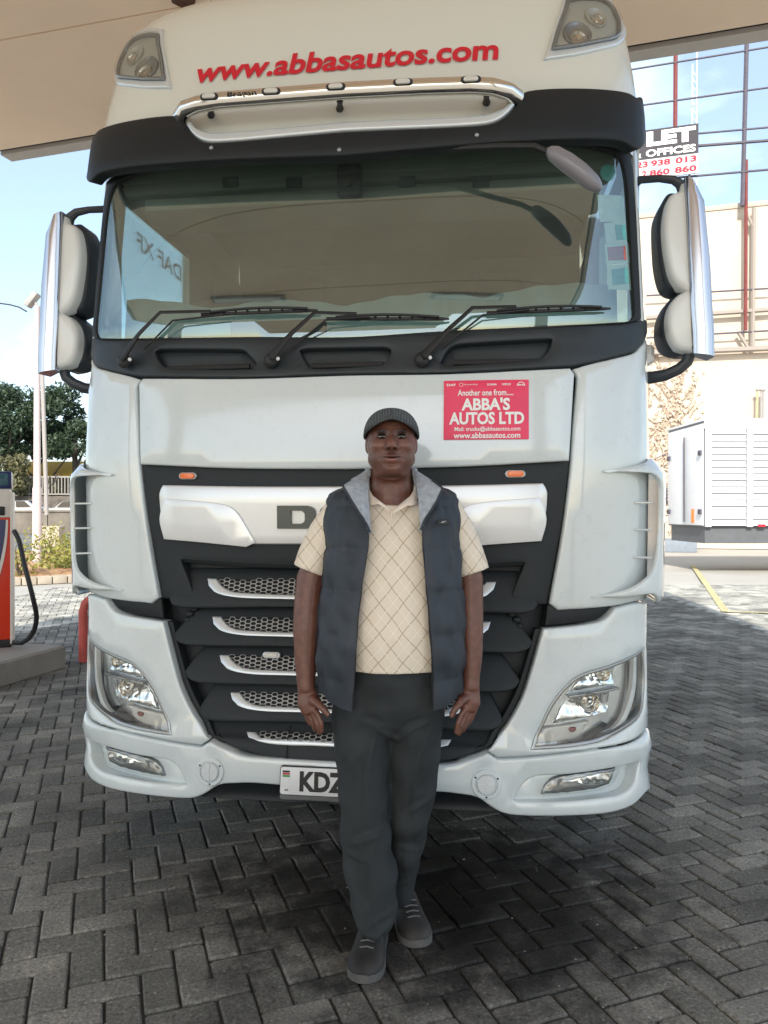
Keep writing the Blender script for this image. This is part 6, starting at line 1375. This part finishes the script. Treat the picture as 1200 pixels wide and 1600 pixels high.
# folded-open fleece collar: two lapels and the stand behind the neck
outl = [(576,731,.035),(562,741,-.005),(546,750,-.045),(534.5,757.5,-.085),(546,777,-.115),(560,800,-.135),(572,817,-.145),(578,832,-.148)]
innl = [(583,737,.040),(577,748,-.005),(575.5,760,-.05),(575.5,775,-.09),(576.5,790,-.118),(578,805,-.132),(579,820,-.141),(579.5,834,-.146)]
outr = [(645,731,.035),(660,741,-.005),(676,751,-.045),(692,763,-.085),(683,782,-.115),(672,800,-.135),(663,813,-.145),(657.5,828,-.148)]
innr = [(640,737,.040),(648,748,-.005),(651,760,-.05),(653,775,-.09),(654.5,790,-.118),(655.5,803,-.132),(656,816,-.141),(656,830,-.146)]
for s, O, I in ((-1, outl, innl), (1, outr, innr)):
    rows2 = []
    for t in np.linspace(0, 1, 30):
        f_ = t*(len(O)-1); i = min(int(f_), len(O)-2); u = f_-i; A = L_(*O[i]).lerp(L_(*O[i+1]), u); B = L_(*I[i]).lerp(L_(*I[i+1]), u)
        rows2.append([A.lerp(B, k)+Vector((0, -.014*math.sin(math.pi*k)*(1-t*.8)+.002*math.sin(t*40+k*9), .004*math.sin(t*17+k*5)*math.sin(math.pi*k))) for k in np.linspace(0, 1, 9)])
    sheet(rows2, 'lapel', 'fleece', person, .006*(1 if s < 0 else -1))
    MB().tube([r[0]+Vector((0, -.002, 0)) for r in rows2[8:]], .0038, 6).build('lapel_edge', 'navy', person)
rows2 = []
for t in np.linspace(-1, 1, 28):
    a = t*math.radians(118); A = Vector((HX+.088*math.sin(a), .045+.085*math.cos(a), Z_(731)+.010*math.cos(a))); B = Vector((HX+.098*math.sin(a), .05+.095*math.cos(a), Z_(757))); rows2.append([A.lerp(B, k) for k in np.linspace(0, 1, 5)])
sheet(rows2, 'stand_collar', 'fleece', person, .010)
# embroidered badge on the vest
c = L_(693,816,-.138); rings = [[c+Vector((.021*k*math.cos(t), -.0+d, .0105*k*math.sin(t)*(1+.15*math.cos(2*t)))) for t in np.linspace(0, 2*math.pi, 24, endpoint=False)] for k, d in ((1.05, .012), (1.05, -.004), (.95, -.0065), (.01, -.0065))]
bd = MB().loft(rings, False).build('vest_badge', 'rubber', person)
MB().tube([c+Vector((-.009,-.0085,-.001)), c+Vector((-.002,-.009,.001)), c+Vector((.008,-.0085,.004))], [.0012,.0026,.001], 6).build('badge_mark', 'fleece', person)
MB().tube([c+Vector((.017*math.cos(t), -.0075, .0072*math.sin(t))) for t in np.linspace(0, 2*math.pi, 25)], .0009, 5, cap=False).build('badge_border', 'navy', person)
# ---- knitted flat cap
def knit():
    m, nt, p = nodes_mat('charcoal_rib_knit'); t = N(nt, 'ShaderNodeTexCoord'); w = N(nt, 'ShaderNodeTexWave', Scale=62.0, Distortion=1.2, Detail=3.0); w.inputs['Detail Scale'].default_value = 3.0; nt.links.new(t.outputs['Object'], w.inputs['Vector'])
    n = N(nt, 'ShaderNodeTexNoise', Scale=260.0, Detail=3.0); nt.links.new(t.outputs['Object'], n.inputs['Vector']); mm = N(nt, 'ShaderNodeMath', _operation='MULTIPLY'); nt.links.new(w.outputs['Fac'], mm.inputs[0]); nt.links.new(n.outputs[0], mm.inputs[1])
    r = ramp(nt, mm.outputs[0], [(.08, (.014,.017,.019)), (.5, (.17,.19,.195))]); nt.links.new(r.outputs[0], p.inputs['Base Color']); p.inputs['Roughness'].default_value = .95; bu = N(nt, 'ShaderNodeBump', Strength=.7, Distance=.004); nt.links.new(mm.outputs[0], bu.inputs['Height']); nt.links.new(bu.outputs[0], p.inputs['Normal']); return m
M['knit'] = knit()
rows2 = []
zc = HZ(664)
for j in range(15):
    ph = j/14*math.radians(88); r_ = []
    for k in range(49):
        a = 2*math.pi*k/48; rx, ry, rz = .0875, .108, .054
        drop = (-.034*abs(math.sin(a))**1.6-.030*max(0, -math.cos(a))+.012*max(0, math.cos(a)))*(1-math.sin(ph))
        x = HX+rx*math.cos(ph)**.8*math.sin(a); y = hy+.016-ry*math.cos(ph)**.8*math.cos(a)-.018*math.sin(ph)*1.0*0; r_.append(Vector((x, y, zc+rz*math.sin(ph)+drop)))
    rows2.append(r_)
cap_ = sheet(rows2, 'knitted_cap', 'knit', person, .006)
rows2 = []
for k in np.linspace(-1, 1, 31):
    a = k*math.radians(72); r_ = []
    for q in np.linspace(0, 1, 7):
        R1 = 1+.30*q*math.cos(a)**.8 if math.cos(a) > 0 else 1
        x = HX+.0855*math.sin(a)*(1+.03*q); y = hy+.012-.104*math.cos(a)-.042*q*max(0, math.cos(a))**.6; zz = zc+.014*max(0, math.cos(a))-.034*abs(math.sin(a))**1.6+.004-.010*q*q*max(0, math.cos(a))**.5; r_.append(Vector((x, y, zz)))
    rows2.append(r_)
sheet(rows2, 'cap_peak', 'knit', cap_, .007)
# ---- shoes
def shoe(toe, heel, w_, label):
    T, H = toe, heel; d = (T-H); L = d.length; d.normalize(); n_ = Vector((-d.y, d.x, 0)); rings = []
    prof = [(0,.55,.055),(.03,.75,.075),(.12,.88,.095),(.28,.86,.105),(.42,.88,.092),(.55,.97,.075),(.68,1.05,.063),(.80,1.04,.056),(.90,.90,.050),(.96,.66,.043),(1.0,.30,.034)]
    for t, ww, hh in prof:
        c = H+d*L*t; rings.append([c+n_*(w_/2*ww*math.copysign(abs(math.cos(q))**.75, math.cos(q)))+Vector((0, 0, max(.012, .022+(hh-.022)*max(0, math.sin(q))) if math.sin(q) > -.01 else .012)) for q in np.linspace(0, 2*math.pi, 20, endpoint=False)])
    u = MB().loft(rings).build('shoe', 'shoe', person)
    rs = []
    for t, ww, hh in prof:
        c = H+d*L*(t*1.015-.007); rs.append([c+n_*(w_/2*ww*1.04*x)+Vector((0, 0, zz)) for x, zz in ((-1,.001),(-1,.022),(-.6,.026),(.6,.026),(1,.022),(1,.001))])
    MB().loft(rs).build('sole', 'solegrey', u, angle=30)
    m = MB()
    for i in range(4): c = H+d*L*(.50+i*.07)+Vector((0, 0, .088-i*.009)); m.tube([c-n_*.022, c+Vector((0,0,.004)), c+n_*.022], .0025, 5)
    o = m.build('laces', 'lace', u); o['kind'] = 'stuff'
M['solegrey'] = mat('dusty_sole', (.10,.096,.09), .8, var=.2, vscale=20); M['lace'] = mat('lace_grey', (.12,.12,.12), .8)
shoe(G(567,1537)-po, Vector((X_(586,2.60)-po.x, .04, 0)), .108, 'a'); shoe(G(655,1481)-po, Vector((X_(628,2.76)-po.x, .20, 0)), .106, 'b')
